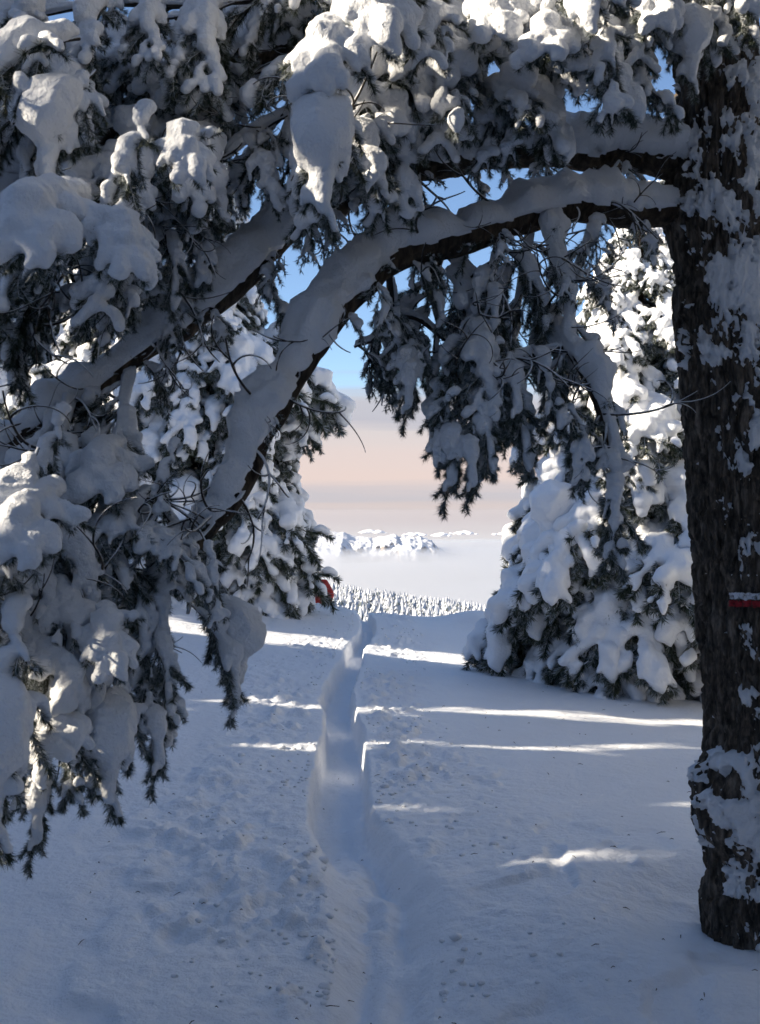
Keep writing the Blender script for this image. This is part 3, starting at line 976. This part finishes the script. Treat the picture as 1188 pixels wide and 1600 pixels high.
def shade_canopy_mass(names):
    rg = np.random.RandomState(3)
    bm = bmesh.new(); bmesh.ops.create_icosphere(bm, subdivisions=2, radius=1)
    iv = np.array([x.co[:] for x in bm.verts]); fi = np.array([[q.index for q in x.verts] for x in bm.faces]); bm.free()
    V, F, MI, off = [], [], [], 0
    for kname in names:
        C = PATHS[kname]
        for j in range(int(len(C) * .1), len(C), 11):
            for q in range(3):
                w = rg.uniform(.05, .11)
                c = C[j] - TL + rg.normal(0, 1, 3) * np.array([.16, .16, .05]) - np.array([0, 0, .08])
                v = iv * (1 + .6 * (fbm(iv[:, 0] * 2 + j, iv[:, 1] * 2 + q, iv[:, 2] * 2, 5, 3)[:, None] - .5)) * np.array([w * 1.3, w * 1.3, w * .8]) + c
                V.append(v); F.append(fi + off); off += len(v); MI.append(np.zeros(len(fi)))
                k_ = 50
                a = c + rg.normal(0, 1, (k_, 3)) * w * .9 - np.array([0, 0, w * .6])
                dv = rg.normal(0, 1, (k_, 3)) * .04 - np.array([0, 0, .03])
                sd = rg.normal(0, 1, (k_, 3)) * .003
                V.append(np.stack([a - sd, a + sd, a + dv], 1).reshape(-1, 3)); F.append(np.arange(k_ * 3).reshape(-1, 3) + off); off += k_ * 3; MI.append(np.ones(k_))
    o_ = link('shade_canopy', np_mesh('shade_canopy', np.vstack(V), np.vstack(F), [M['snow'], M['needle']], True, np.concatenate(MI)), tree)
    o_['kind'] = 'stuff'


shade_canopy_mass(SHADE_LIMBS)


def join_small_boughs(keep=298):
    """past 300 boughs on the tree the smallest become one loose part"""
    bs = [c for c in tree.children if c.name.split('.')[0] == 'bough']
    bs.sort(key=lambda c: -c.scale[0] * c['reach'])
    V, F, MI, FR, off = [], [], [], [], 0
    for c in bs[keep:]:
        mtx = np.array(Matrix.LocRotScale(c.location, c.rotation_euler, c.scale))
        for k_, ob in enumerate([c] + list(c.children)):
            me = ob.data
            v = np.empty(len(me.vertices) * 3, np.float32); me.vertices.foreach_get('co', v); v = v.reshape(-1, 3)
            me.calc_loop_triangles()
            f = np.empty(len(me.loop_triangles) * 3, np.int32); me.loop_triangles.foreach_get('vertices', f); f = f.reshape(-1, 3)
            nd_ = ob.name.startswith('needles')
            fr = np.zeros(len(v))
            if nd_:
                at_ = np.empty(len(v), np.float32); me.attributes['frost'].data.foreach_get('value', at_)
                fr = at_
                f = f[::3]
                ctr = v.reshape(-1, 3, 3).mean(1, keepdims=True)
                v = v.reshape(-1, 3, 3)
                base = (v[:, :1] + v[:, 1:2]) / 2
                v = v.copy(); v[:, 0] = base[:, 0] + (v[:, 0] - base[:, 0]) * 1.9; v[:, 1] = base[:, 0] + (v[:, 1] - base[:, 0]) * 1.9
                v = v.reshape(-1, 3)
            v = v @ mtx[:3, :3].T + mtx[:3, 3]
            V.append(v); F.append(f + off); off += len(v); FR.append(fr)
            MI.append(np.full(len(f), 1 if nd_ else (0 if k_ == 0 else 2)))
    for c in bs[keep:]:
        for ch in list(c.children):
            bpy.data.objects.remove(ch)
        bpy.data.objects.remove(c)
    if not V:
        return
    me = np_mesh('small_sprays', np.vstack(V), np.vstack(F), [M['twig'], M['needle'], M['snow']], True, np.concatenate(MI))
    at_ = me.attributes.new('frost', 'FLOAT', 'POINT')
    at_.data.foreach_set('value', np.concatenate(FR).astype(np.float32))
    link('small_sprays', me, tree)['kind'] = 'stuff'


join_small_boughs()

# bare curling twigs
def make_twig(seed):
    rg = np.random.RandomState(seed)
    parts = []

    def grow(p, d, ln, r, lev):
        n = 14
        pts = [p]
        ax = rg.normal(0, 1, 3)
        cur = rg.uniform(.10, .22)
        for q in range(n - 1):
            d = rot_about(d, ax, cur) + np.array([0, 0, -.03])
            d = d / np.linalg.norm(d)
            pts.append(pts[-1] + d * ln / (n - 1))
        pts = np.array(pts)
        parts.append(tube(pts, np.linspace(r, r * .4, n), 5))
        if lev < 1:
            for q in range(3):
                j = rg.randint(3, n - 2)
                dd = pts[j + 1] - pts[j]
                dd = dd / np.linalg.norm(dd)
                grow(pts[j], rot_about(dd, rg.normal(0, 1, 3), rg.uniform(.5, 1.0)), ln * rg.uniform(.35, .6), r * .6, lev + 1)
    grow(np.zeros(3), np.array([.9, 0, -.2]), rg.uniform(.28, .42), .0065, 0)
    return np_mesh('twig', *join(parts), [M['twig']])


TWIGS = [make_twig(700 + i) for i in range(8)]
for kname, cnt in (('arch_low', 26), ('arch_high', 24), ('hang_limb', 16), ('h1', 12), ('h2', 10), ('h3', 12), ('h7', 8), ('a1', 8), ('a5', 10), ('a8', 10), ('a9', 10), ('b1', 10), ('l1', 8), ('l3', 10), ('l5', 10), ('mid_limb', 10), ('top_limb', 10), ('l2', 8)):
    C = PATHS[kname]
    for q in range(cnt):
        p = C[PR.randrange(int(len(C) * .12), len(C))]
        o = link('twig', PR.choice(TWIGS), tree, p - TL + np.array([0, -.03, 0]), (PR.uniform(0, 6.28), PR.uniform(-.3, 1.0), PR.uniform(2.5, 6.5)))
        s = PR.uniform(.5, 1.1)
        o.scale = (s, s, s)

# ------------------------------------------------------------------ snow-laden spruces
SPR = [make_bough(800 + i, Lg=1.0, phi0=0 + 8 * (i % 3), phi1=54 + 7 * (i % 4), nside=18, spread=(28, 64), side_len=.56, snow_r=.046 + .012 * (i % 3), side_r=.031 + .006 * (i % 2), snow_to=.86, side_to=.78,
                  nlen=.055, nw=.009, ndens=850, voxel=.0165, wood_r=.012, frost_bias=.26, bare=.06, cthr=.34, needle_mat='spruce_needle', snow_mat='spruce_snow', ripple=.016, snow_from=.2, lift=.8, clump=5) for i in range(6)]
SPRS = [make_bough(850 + i, Lg=1.0, phi0=8, phi1=50, nside=16, spread=(30, 60), side_len=.55, snow_r=.036, side_r=.028, snow_to=.8, side_to=.72,
                   nlen=.060, nw=.009, ndens=650, voxel=.016, wood_r=.012, frost_bias=.26, bare=.25, needle_mat='spruce_needle', snow_mat='spruce_snow', ripple=.010, snow_from=.25, lift=.8, clump=6) for i in range(3)]


def trunk_mesh(H, r, seed):
    n = 24
    z = np.linspace(-.3, H * .97, n)
    C = np.stack([.04 * (fbm(z * .7, 0, 0, seed, 2) - .5), .04 * (fbm(z * .7, 5, 0, seed, 2) - .5), z], 1)
    return np_mesh('trunk', *tube(C, np.linspace(r, .015, n), 10), [M['limb_bark']])


def spruce(label, x, y, H, Rb, seed, nb=120, z0=None, power=.8, low=.03, group=None, extra=()):
    rg = random.Random(seed)
    zb = gz(x, y) if z0 is None else z0
    root = link('spruce_tree', None, None, (x, y, zb))
    tag(root, label, 'tree', group)
    link('trunk', trunk_mesh(H, .03 * H * .7, seed), root)
    az = rg.uniform(0, 6.28)
    for i in range(nb):
        t_ = (i + .5) / nb
        t_ = 1 - (1 - t_) ** .62 if False else t_ ** 1.18
        h = H * (low + (1.0 - low) * t_ * .985)
        Lb = Rb * float(np.interp(t_, [0, .1, .22, .385, .49, .84, 1], [.80, .92, 1, .93, .78, .32, .04])) * rg.uniform(.72, 1.10) + .10
        az += 2.39996 + rg.uniform(-.35, .35)
        inner = (i % 3 == 2)
        kind = rg.choice(SPRS) if inner else rg.choice(SPR)
        rr0 = Lb * (.25 if not inner else .05)
        s = Lb * (.86 if not inner else .80)
        s = max(.22, s)
        place_bough(root, kind, (math.cos(az) * rr0, math.sin(az) * rr0, h + .10 * Lb), az, s, rg.uniform(-.12, .12), rg.uniform(-.1, .22) + .12 * (1 - t_))
    # leader
    place_bough(root, SPR[seed % 6], (0, 0, H * .985), 0, .3, 0, math.radians(-70))
    for (h, azd, s) in extra:
        place_bough(root, SPR[int(h * 10) % 6], (0, 0, h), math.radians(azd), s)
    return root


spruce('tall snow smothered spruce standing behind the dark trunk on the right', 2.82, 12.3, 5.35, 1.72, 1, 270, low=.06)
spruce('snow laden spruce left of the trench with a skier half hidden behind it', -2.4, 16.0, 7.0, 1.55, 2, 210, extra=[(3.75, 2, 2.15), (3.45, -22, 1.9), (3.5, 25, 1.9), (1.2, -35, 1.6), (2.0, -10, 1.35), (2.05, -8, 1.6), (1.6, -22, 1.8), (1.02, -3, 1.86), (.85, -7, 1.84), (.92, -14, 1.8), (.75, -18, 1.6)])
spruce('sunlit snowy spruce glimpsed through the boughs at the far left', -5.9, 19.0, 8.5, 2.1, 3, 150)
spruce('thin snowy spruce glimpsed behind the arching limbs upper left', -4.2, 17.5, 7.6, 1.5, 4, 130)


# ------------------------------------------------------------------ unseen spruces added on the left, spaced to shade the glade and leave sun streaks
def light_crown(seed, H, Rb, nb):
    rg = np.random.RandomState(seed)
    NV, SV, SF = [], [], []
    az = 0
    off = 0
    for i in range(nb):
        t_ = ((i + .5) / nb) ** 1.1
        h = H * (.03 + .96 * t_)
        Lb = Rb * (1 - t_) ** .30 * rg.uniform(.88, 1.04) + .05
        az += 2.4 + rg.uniform(-.3, .3)
        for q in range(3):
            f = (.35, .65, .95)[q]
            c = np.array([math.cos(az) * Lb * f, math.sin(az) * Lb * f, h - .45 * Lb * f * f])
            w = .36 * Lb * (1.1 - .4 * f) + .08
            bm = bmesh.new()
            bmesh.ops.create_icosphere(bm, subdivisions=2, radius=1)
            v = np.array([x.co[:] for x in bm.verts]); fc = np.array([[y.index for y in x.verts] for x in bm.faces])
            bm.free()
            v = v * (1 + .5 * (fbm(v[:, 0] * 2 + i, v[:, 1] * 2 + q, v[:, 2] * 2, seed, 3)[:, None] - .5))
            v = v * np.array([w * 1.2, w, w * .5])
            ca, sa = math.cos(az), math.sin(az)
            v = np.stack([v[:, 0] * ca - v[:, 1] * sa, v[:, 0] * sa + v[:, 1] * ca, v[:, 2] - .4 * v[:, 0] * f], 1)
            SV.append(v + c); SF.append(fc + off); off += len(v)
            k_ = 60
            a = c + rg.normal(0, 1, (k_, 3)) * np.array([w * .7, w * .7, w * .3]) - np.array([0, 0, w * .4])
            dv = rg.normal(0, 1, (k_, 3)) * .10 + np.array([0, 0, -.06])
            sd = rg.normal(0, 1, (k_, 3)) * .02
            NV.append(np.stack([a - sd, a + sd, a + dv], 1).reshape(-1, 3))
    NV = np.vstack(NV)
    nm = np_mesh('needles', NV, np.arange(len(NV)).reshape(-1, 3), [M['spruce_needle']], False)
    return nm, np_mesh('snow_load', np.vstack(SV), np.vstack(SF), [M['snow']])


CROWNS = [light_crown(900 + i, 8.6, 1.0, 90) for i in range(3)]
GT = trunk_mesh(8.6, .16, 9)
GAPS = 'unseen spruces added to shade the glade from the left'
# (y along the glade, width scale)
shade_grove = []
for y0, y1, n_, hs in ((-12, 3.14, 9, 1.28), (3.06, 4.97, 1, .95), (4.99, 6.2, 1, 1.05), (6.15, 7.92, 2, 1.05), (7.9, 9.22, 1, 1.0), (9.5, 13.1, 3, .90), (14.1, 16.8, 2, 1.0), (17.8, 21.5, 3, 1.05)):
    hw_t = (y1 - y0) / 2 * 1.08 if n_ == 1 else (y1 - y0) / 2 / n_ * 1.28
    for q in range(n_):
        c_t = (y0 + y1) / 2 if n_ == 1 else y0 + hw_t + (y1 - y0 - 2 * hw_t) * q / (n_ - 1)
        shade_grove.append((c_t, hw_t, hs))
for i, (y, w, hs) in enumerate(shade_grove):
    x = -9.2 - .25 * (i % 2)
    y2 = y + (9.2) * math.tan(R(SUN_AHEAD))          # shifted along the sun's line so its shade falls at y on the trail
    root = link('spruce_tree', None, None, (x, y2, gz(x, y2)))
    tag(root, 'unseen snowy spruce added on the left to shade the glade', 'tree', GAPS)
    root.scale = (w, w, hs)
    root.rotation_euler = (0, 0, i * 1.3)
    link('trunk', GT, root)
    cr_ = CROWNS[i % 3]
    nd = link('needles', cr_[0], root); nd['kind'] = 'stuff'
    link('snow_load', cr_[1], root)

for y, w, hs in ((3.9, .55, .78), (4.6, .5, .78), (5.6, .7, 1.0)):
    x = -11.6
    root = link('spruce_tree', None, None, (x, y + 11.6 * math.tan(R(SUN_AHEAD)), gz(x, y)))
    tag(root, 'unseen snowy spruce added on the left to shade the glade', 'tree', GAPS)
    root.scale = (w, w, hs)
    link('trunk', GT, root)
    nd = link('needles', CROWNS[1][0], root); nd['kind'] = 'stuff'
    link('snow_load', CROWNS[1][1], root)

# unseen spruces added right and behind to bounce sunlight and block sky
for i, (x, y, w, hs) in enumerate(((5.0, 5.2, 1.0, .72), (5.9, 8.4, 1.2, 1.05), (6.6, 10.4, 1.2, 1.15), (7.4, 12.4, 1.25, 1.1), (8.2, 14.6, 1.3, 1.15), (9.2, 17.2, 1.3, 1.1), (6.9, 6.6, 1.2, 1.15), (4.6, 1.8, 1.1, .8), (4.9, -1.6, 1.2, .95), (3.3, -4.6, 1.3, .95), (.4, -6.0, 1.35, 1.0), (-2.6, -5.2, 1.25, .9), (6.8, 3.4, 1.3, 1.0), (7.2, -.2, 1.3, 1.05))):
    root = link('spruce_tree', None, None, (x, y, gz(x, y)))
    tag(root, 'unseen snowy spruce added right and behind for bounce light and shade', 'tree', 'unseen spruces added right of and behind the glade')
    root.scale = (w, w, hs)
    root.rotation_euler = (0, 0, i * 1.7)
    link('trunk', GT, root)
    cr_ = CROWNS[i % 3]
    nd = link('needles', cr_[0], root); nd['kind'] = 'stuff'
    link('snow_load', cr_[1], root)

# ------------------------------------------------------------------ forest below the crest
def far_tree(seed, nl=9, n=11):
    rg = np.random.RandomState(seed)
    V, F, MI = [], [], []
    off = 0
    for i in range(nl):
        t_ = i / nl
        z0 = .06 + .86 * t_
        r = .19 * (1 - t_) ** .8 + .015
        a = np.linspace(0, 2 * np.pi, n, endpoint=False) + rg.rand()
        rr_ = r * rg.uniform(.6, 1.25, n)
        ring = np.stack([np.cos(a) * rr_, np.sin(a) * rr_, z0 - .035 * rg.uniform(.2, 1.6, n)], 1)
        mid = np.stack([np.cos(a + .2) * rr_ * .55, np.sin(a + .2) * rr_ * .55, np.full(n, z0 + .045) + rg.uniform(-.012, .012, n)], 1)
        und = np.stack([np.cos(a) * rr_ * .45, np.sin(a) * rr_ * .45, np.full(n, z0 - .015)], 1)
        top = np.array([[0, 0, z0 + .16]])
        V += [ring, mid, und, top]
        for q in range(n):
            q2 = (q + 1) % n
            F += [(off + q, off + q2, off + n + q2), (off + q, off + n + q2, off + n + q), (off + n + q, off + n + q2, off + 3 * n), (off + q2, off + q, off + 2 * n + q), (off + q2, off + 2 * n + q, off + 2 * n + q2)]
            dark = rg.rand() < .34
            MI += [1 if dark else 0, 1 if rg.rand() < .12 else 0, 0, 1, 1]
        off += 3 * n + 1
    tv, tf = tube(np.array([[0, 0, -.1], [0, 0, .1]]), .02, 5)
    V.append(tv)
    for q in tf:
        F += [(off + q[0], off + q[1], off + q[2]), (off + q[0], off + q[2], off + q[3])]
        MI += [1, 1]
    return np.vstack(V), np.array(F), np.array(MI)


m, t, b = material('far_foliage')
b.inputs['Base Color'].default_value = (.10, .12, .12, 1)
b.inputs['Roughness'].default_value = .9
M['far_foliage'] = m
FT = [far_tree(40 + i) for i in range(5)]
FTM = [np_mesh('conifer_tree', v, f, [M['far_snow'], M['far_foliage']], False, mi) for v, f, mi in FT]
fr = random.Random(12)
spots = []
for i in range(9000):
    y = 110 + 360 * fr.random() ** .9
    x = fr.uniform(-.20, .20) * y
    spots.append((x, y))
# keep them apart
cell, keep = {}, []
for x, y in spots:
    kx, ky = int(x // 2.6), int(y // 2.6)
    if (kx, ky) in cell:
        continue
    cell[(kx, ky)] = 1
    keep.append((x, y))
inview = [(x, y) for x, y in keep if 505 < 594 + x / y * FPX < 750]
inview.sort(key=lambda p: p[1])
single = inview[:290]
rest = [p for p in keep if p not in set(single)]
for i, (x, y) in enumerate(single):
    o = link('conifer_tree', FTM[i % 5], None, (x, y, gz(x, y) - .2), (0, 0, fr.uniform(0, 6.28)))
    h = (fr.uniform(3.4, 8.4) if y > 140 else fr.uniform(2.6, 5.2)) * (1.15 if fr.random() < .12 else 1)
    wf = fr.uniform(1.15, 1.75)
    o.scale = (h * wf, h * wf * fr.uniform(.9, 1.1), h)
    tag(o, 'small frosted conifer in the sunlit forest below the crest', 'tree', 'frosted conifers of the forest below the crest')
BV, BF, BM, off = [], [], [], 0
FT2 = [far_tree(60 + i, 7, 7) for i in range(5)]
rest.sort(key=lambda p: abs(p[0] / p[1]))
for i, (x, y) in enumerate(rest[:2000]):
    v, f, mi = FT2[i % 5]
    h = fr.uniform(4.2, 8.5)
    a = fr.uniform(0, 6.28)
    wf = fr.uniform(1.1, 1.7)
    ca, sa = math.cos(a) * h * wf, math.sin(a) * h * wf
    w = np.stack([v[:, 0] * ca - v[:, 1] * sa + x, v[:, 0] * sa + v[:, 1] * ca + y, v[:, 2] * h + gz(x, y) - .2], 1)
    BV.append(w); BF.append(f + off); BM.append(mi); off += len(w)
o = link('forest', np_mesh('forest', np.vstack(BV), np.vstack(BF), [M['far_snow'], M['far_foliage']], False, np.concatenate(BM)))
tag(o, 'frosted conifer forest continuing down the slope towards the fog', 'forest', kind='stuff')

# ------------------------------------------------------------------ the skier behind the left spruce
def plain(name, c, rough=.7):
    m, t, b = material(name)
    n = mnoise(t, 30, 3)
    r = mramp(t, n.outputs['Fac'], [(.3, tuple(x * .85 for x in c)), (.7, c)])
    t.links.new(r.outputs[0], b.inputs['Base Color'])
    b.inputs['Roughness'].default_value = rough
    return m


M['jacket'] = plain('red_jacket', (.50, .035, .02))
M['trouser'] = plain('dark_trousers', (.02, .022, .03))
M['glove'] = plain('dark_glove', (.018, .022, .022))
M['hat'] = plain('blue_hat', (.02, .05, .22))
M['skin'] = plain('skin', (.55, .33, .24), .5)
M['pole'] = plain('pole', (.03, .03, .035), .4)


def skin_mesh(name, verts, edges, radii, mats, root=0, levels=2):
    me = bpy.data.meshes.new(name)
    me.from_pydata(verts, edges, [])
    ob = bpy.data.objects.new(name, me)
    COL.objects.link(ob)
    ob.modifiers.new('skin', 'SKIN')
    sv = me.skin_vertices[0].data
    for i, r in enumerate(radii):
        sv[i].radius = (r, r) if np.isscalar(r) else r
        sv[i].use_root = (i == root)
    sd = ob.modifiers.new('s', 'SUBSURF'); sd.levels = levels; sd.render_levels = levels
    dg = bpy.context.evaluated_depsgraph_get()
    res = bpy.data.meshes.new_from_object(ob.evaluated_get(dg))
    res.name = name
    bpy.data.objects.remove(ob)
    bpy.data.meshes.remove(me)
    res.materials.clear()
    for m_ in mats: res.materials.append(m_)
    res.polygons.foreach_set('use_smooth', np.ones(len(res.polygons), bool))
    return res


pd = 21.0
pc = at(492, 881, pd)
feet = pc[2] - 1.76
person = link('person', None, None, (pc[0], pd, feet))
tag(person, 'person in a red jacket and blue hat half hidden behind the snowy spruce', 'person')
bv = [(0, 0, .95), (0, 0, 1.15), (0, 0, 1.36), (0, .01, 1.47), (0, -.01, 1.56), (0, -.02, 1.68),
      (.10, 0, .90), (.13, .03, .50), (.14, .05, .10), (.14, -.10, .05),
      (-.10, 0, .90), (-.12, -.06, .50), (-.13, .02, .10), (-.13, -.13, .05),
      (.19, 0, 1.40), (.31, .05, 1.18), (.25, -.16, 1.06), (-.19, 0, 1.40), (-.30, .06, 1.16), (-.26, -.16, 1.08)]
be = [(0, 1), (1, 2), (2, 3), (3, 4), (4, 5), (0, 6), (6, 7), (7, 8), (8, 9), (0, 10), (10, 11), (11, 12), (12, 13), (2, 14), (14, 15), (15, 16), (2, 17), (17, 18), (18, 19)]
br = [(.16, .12), (.15, .11), (.17, .12), (.06, .06), (.085, .095), (.07, .08), .10, .07, .055, .05, .10, .07, .055, .05, .085, .07, .05, .085, .07, .05]
bme = skin_mesh('body', bv, be, br, [M['jacket'], M['trouser'], M['skin']])
n = len(bme.polygons)
cen = np.empty(n * 3, np.float32); bme.polygons.foreach_get('center', cen); cen = cen.reshape(-1, 3)
mi = np.where(cen[:, 2] < .88, 1, np.where((cen[:, 2] > 1.47) & (np.abs(cen[:, 0]) < .15), 2, 0)).astype(np.int32)
bme.polygons.foreach_set('material_index', mi)
link('body', bme, person)
# beanie
hv = blob_mesh('hat', [(0, -.01, 1.70)], [(.115, .125, .10)], .012, M['hat'], 3, 3)
hat = link('hat', hv, person)
hat['label'] = 'dark blue knitted hat'
rim_t = np.linspace(0, 2 * np.pi, 25)
link('brim', np_mesh('brim', *tube(np.stack([.108 * np.cos(rim_t), -.01 + .118 * np.sin(rim_t), 1.655 + 0 * rim_t], 1), .018, 8), [M['hat']]), hat)


def glove(sx, base):
    vs, es, rs_ = [tuple(base), (base[0], base[1] - .05, base[2] - .02)], [(0, 1)], [.042, .045]
    for q in range(4):
        k0 = len(vs)
        xo = (-.03 + .02 * q)
        ln = (.055, .065, .06, .045)[q]
        vs += [(base[0] + xo, base[1] - .09, base[2] - .015), (base[0] + xo, base[1] - .10, base[2] - .015 - ln * .6), (base[0] + xo, base[1] - .07, base[2] - .02 - ln)]
        es += [(1, k0), (k0, k0 + 1), (k0 + 1, k0 + 2)]
        rs_ += [.011, .0105, .009]
    k0 = len(vs)
    vs += [(base[0] - sx * .045, base[1] - .05, base[2] - .03), (base[0] - sx * .035, base[1] - .085, base[2] - .05)]
    es += [(1, k0), (k0, k0 + 1)]
    rs_ += [.013, .010]
    return link('glove', skin_mesh('glove', vs, es, rs_, [M['glove']]), person)


glove(1, (.25, -.18, 1.055))
glove(-1, (-.26, -.18, 1.075))
eyes = [(sx * .033, -.108, 1.60) for sx in (-1, 1)]
for e in eyes:
    link('eye', blob_mesh('eye', [e], [.011], .004, M['trouser'], 1), person)
link('nose', blob_mesh('nose', [(0, -.115, 1.565)], [(.012, .02, .02)], .005, M['skin'], 2), person)
link('mouth', blob_mesh('mouth', [(0, -.100, 1.525)], [(.022, .008, .006)], .004, M['jacket'], 1), person)
for sx, lab in ((1, 'dark ski pole in the hand nearer the trench of the person in red'), (-1, 'dark ski pole in the far hand of the person in red')):
    bx = .25 if sx > 0 else -.26
    hz = 1.04 if sx > 0 else 1.06
    pr = link('ski_pole', None, None, (pc[0] + bx, pd - .27, feet))
    tag(pr, lab, 'ski pole')
    link('shaft', np_mesh('shaft', *tube(np.array([(0, 0, hz), (.0, -.02, .6), (0, -.05, -.05)]), .008, 8), [M['pole']]), pr)
    link('grip', np_mesh('grip', *tube(np.array([(0, 0, hz - .08), (0, 0, hz), (0, 0, hz + .06), (0, 0, hz + .07)]), [.014, .016, .017, .004], 8), [M['glove']]), pr)
    link('basket', np_mesh('basket', *tube(np.array([(0, -.045, .06), (0, -.045, .065), (0, -.045, .075), (0, -.045, .08)]), [.008, .045, .045, .008], 12), [M['pole']]), pr)

# ------------------------------------------------------------------ litter and clods on the snow
lr = np.random.RandomState(5)
LV, LF, off = [], [], 0
for i in range(130):
    y = 3.6 + 8 * lr.rand() ** 1.6
    x = lr.uniform(-1.3, 1.6) * (.5 + y / 10)
    a = lr.uniform(0, 6.28); ln = lr.choice([.012, .02, .035, .06], p=[.45, .3, .2, .05])
    z = float(ground_height(np.array([x]), np.array([y]))[0]) + .004
    p = np.array([(x - ln / 2 * math.cos(a), y - ln / 2 * math.sin(a), z), (x, y, z + .004), (x + ln / 2 * math.cos(a), y + ln / 2 * math.sin(a), z)])
    v, f = tube(p, [.0012, .002, .001], 4)
    LV.append(v); LF.append(f + off); off += len(v)
o = link('needle_litter', np_mesh('needle_litter', np.vstack(LV), np.vstack(LF), [M['limb_bark']]))
tag(o, 'fallen needles and twig bits scattered on the shaded snow by the trench', 'litter', kind='stuff')
CV, CF, off = [], [], 0
bm = bmesh.new(); bmesh.ops.create_icosphere(bm, subdivisions=2, radius=1)
iv = np.array([x.co[:] for x in bm.verts]); fi = np.array([[q.index for q in x.verts] for x in bm.faces]); bm.free()
for i in range(900):
    y = 3.8 + 13 * lr.rand() ** 1.3
    sd = lr.choice([-1, 1])
    x = float(tcentre(y)) + sd * (.20 + .6 * lr.rand() ** 2.2)
    if float(vnoise(x * 2.2, y * 1.5, 1.0, 9)) < .5:
        continue
    r = lr.uniform(.004, .013) * (1.8 if lr.rand() < .08 else 1)
    z = float(ground_height(np.array([x]), np.array([y]))[0])
    v = iv * (1 + .7 * (fbm(iv[:, 0] * 1.7 + i, iv[:, 1] * 1.7, iv[:, 2] * 1.7, 3, 2) - .5))[:, None] * r * np.array([1.2, 1, .75]) + np.array([x, y, z + r * .3])
    CV.append(v); CF.append(fi + off); off += len(v)
o = link('snow_clods', np_mesh('snow_clods', np.vstack(CV), np.vstack(CF), [M['ground_snow']]))
tag(o, 'small clods of snow kicked out beside the trench', 'snow clods', kind='stuff')

# ------------------------------------------------------------------ the air
bm = bmesh.new()
bmesh.ops.create_cube(bm, size=1.0)
me = bpy.data.meshes.new('haze'); bm.to_mesh(me); bm.free()
me.materials.append(fog_volume('haze', .00003, (.93, .94, .98)))
hz = link('haze', me, None, (0, 3600, -171))
hz.scale = (36000, 7700, 366)
hz['kind'] = 'stuff'
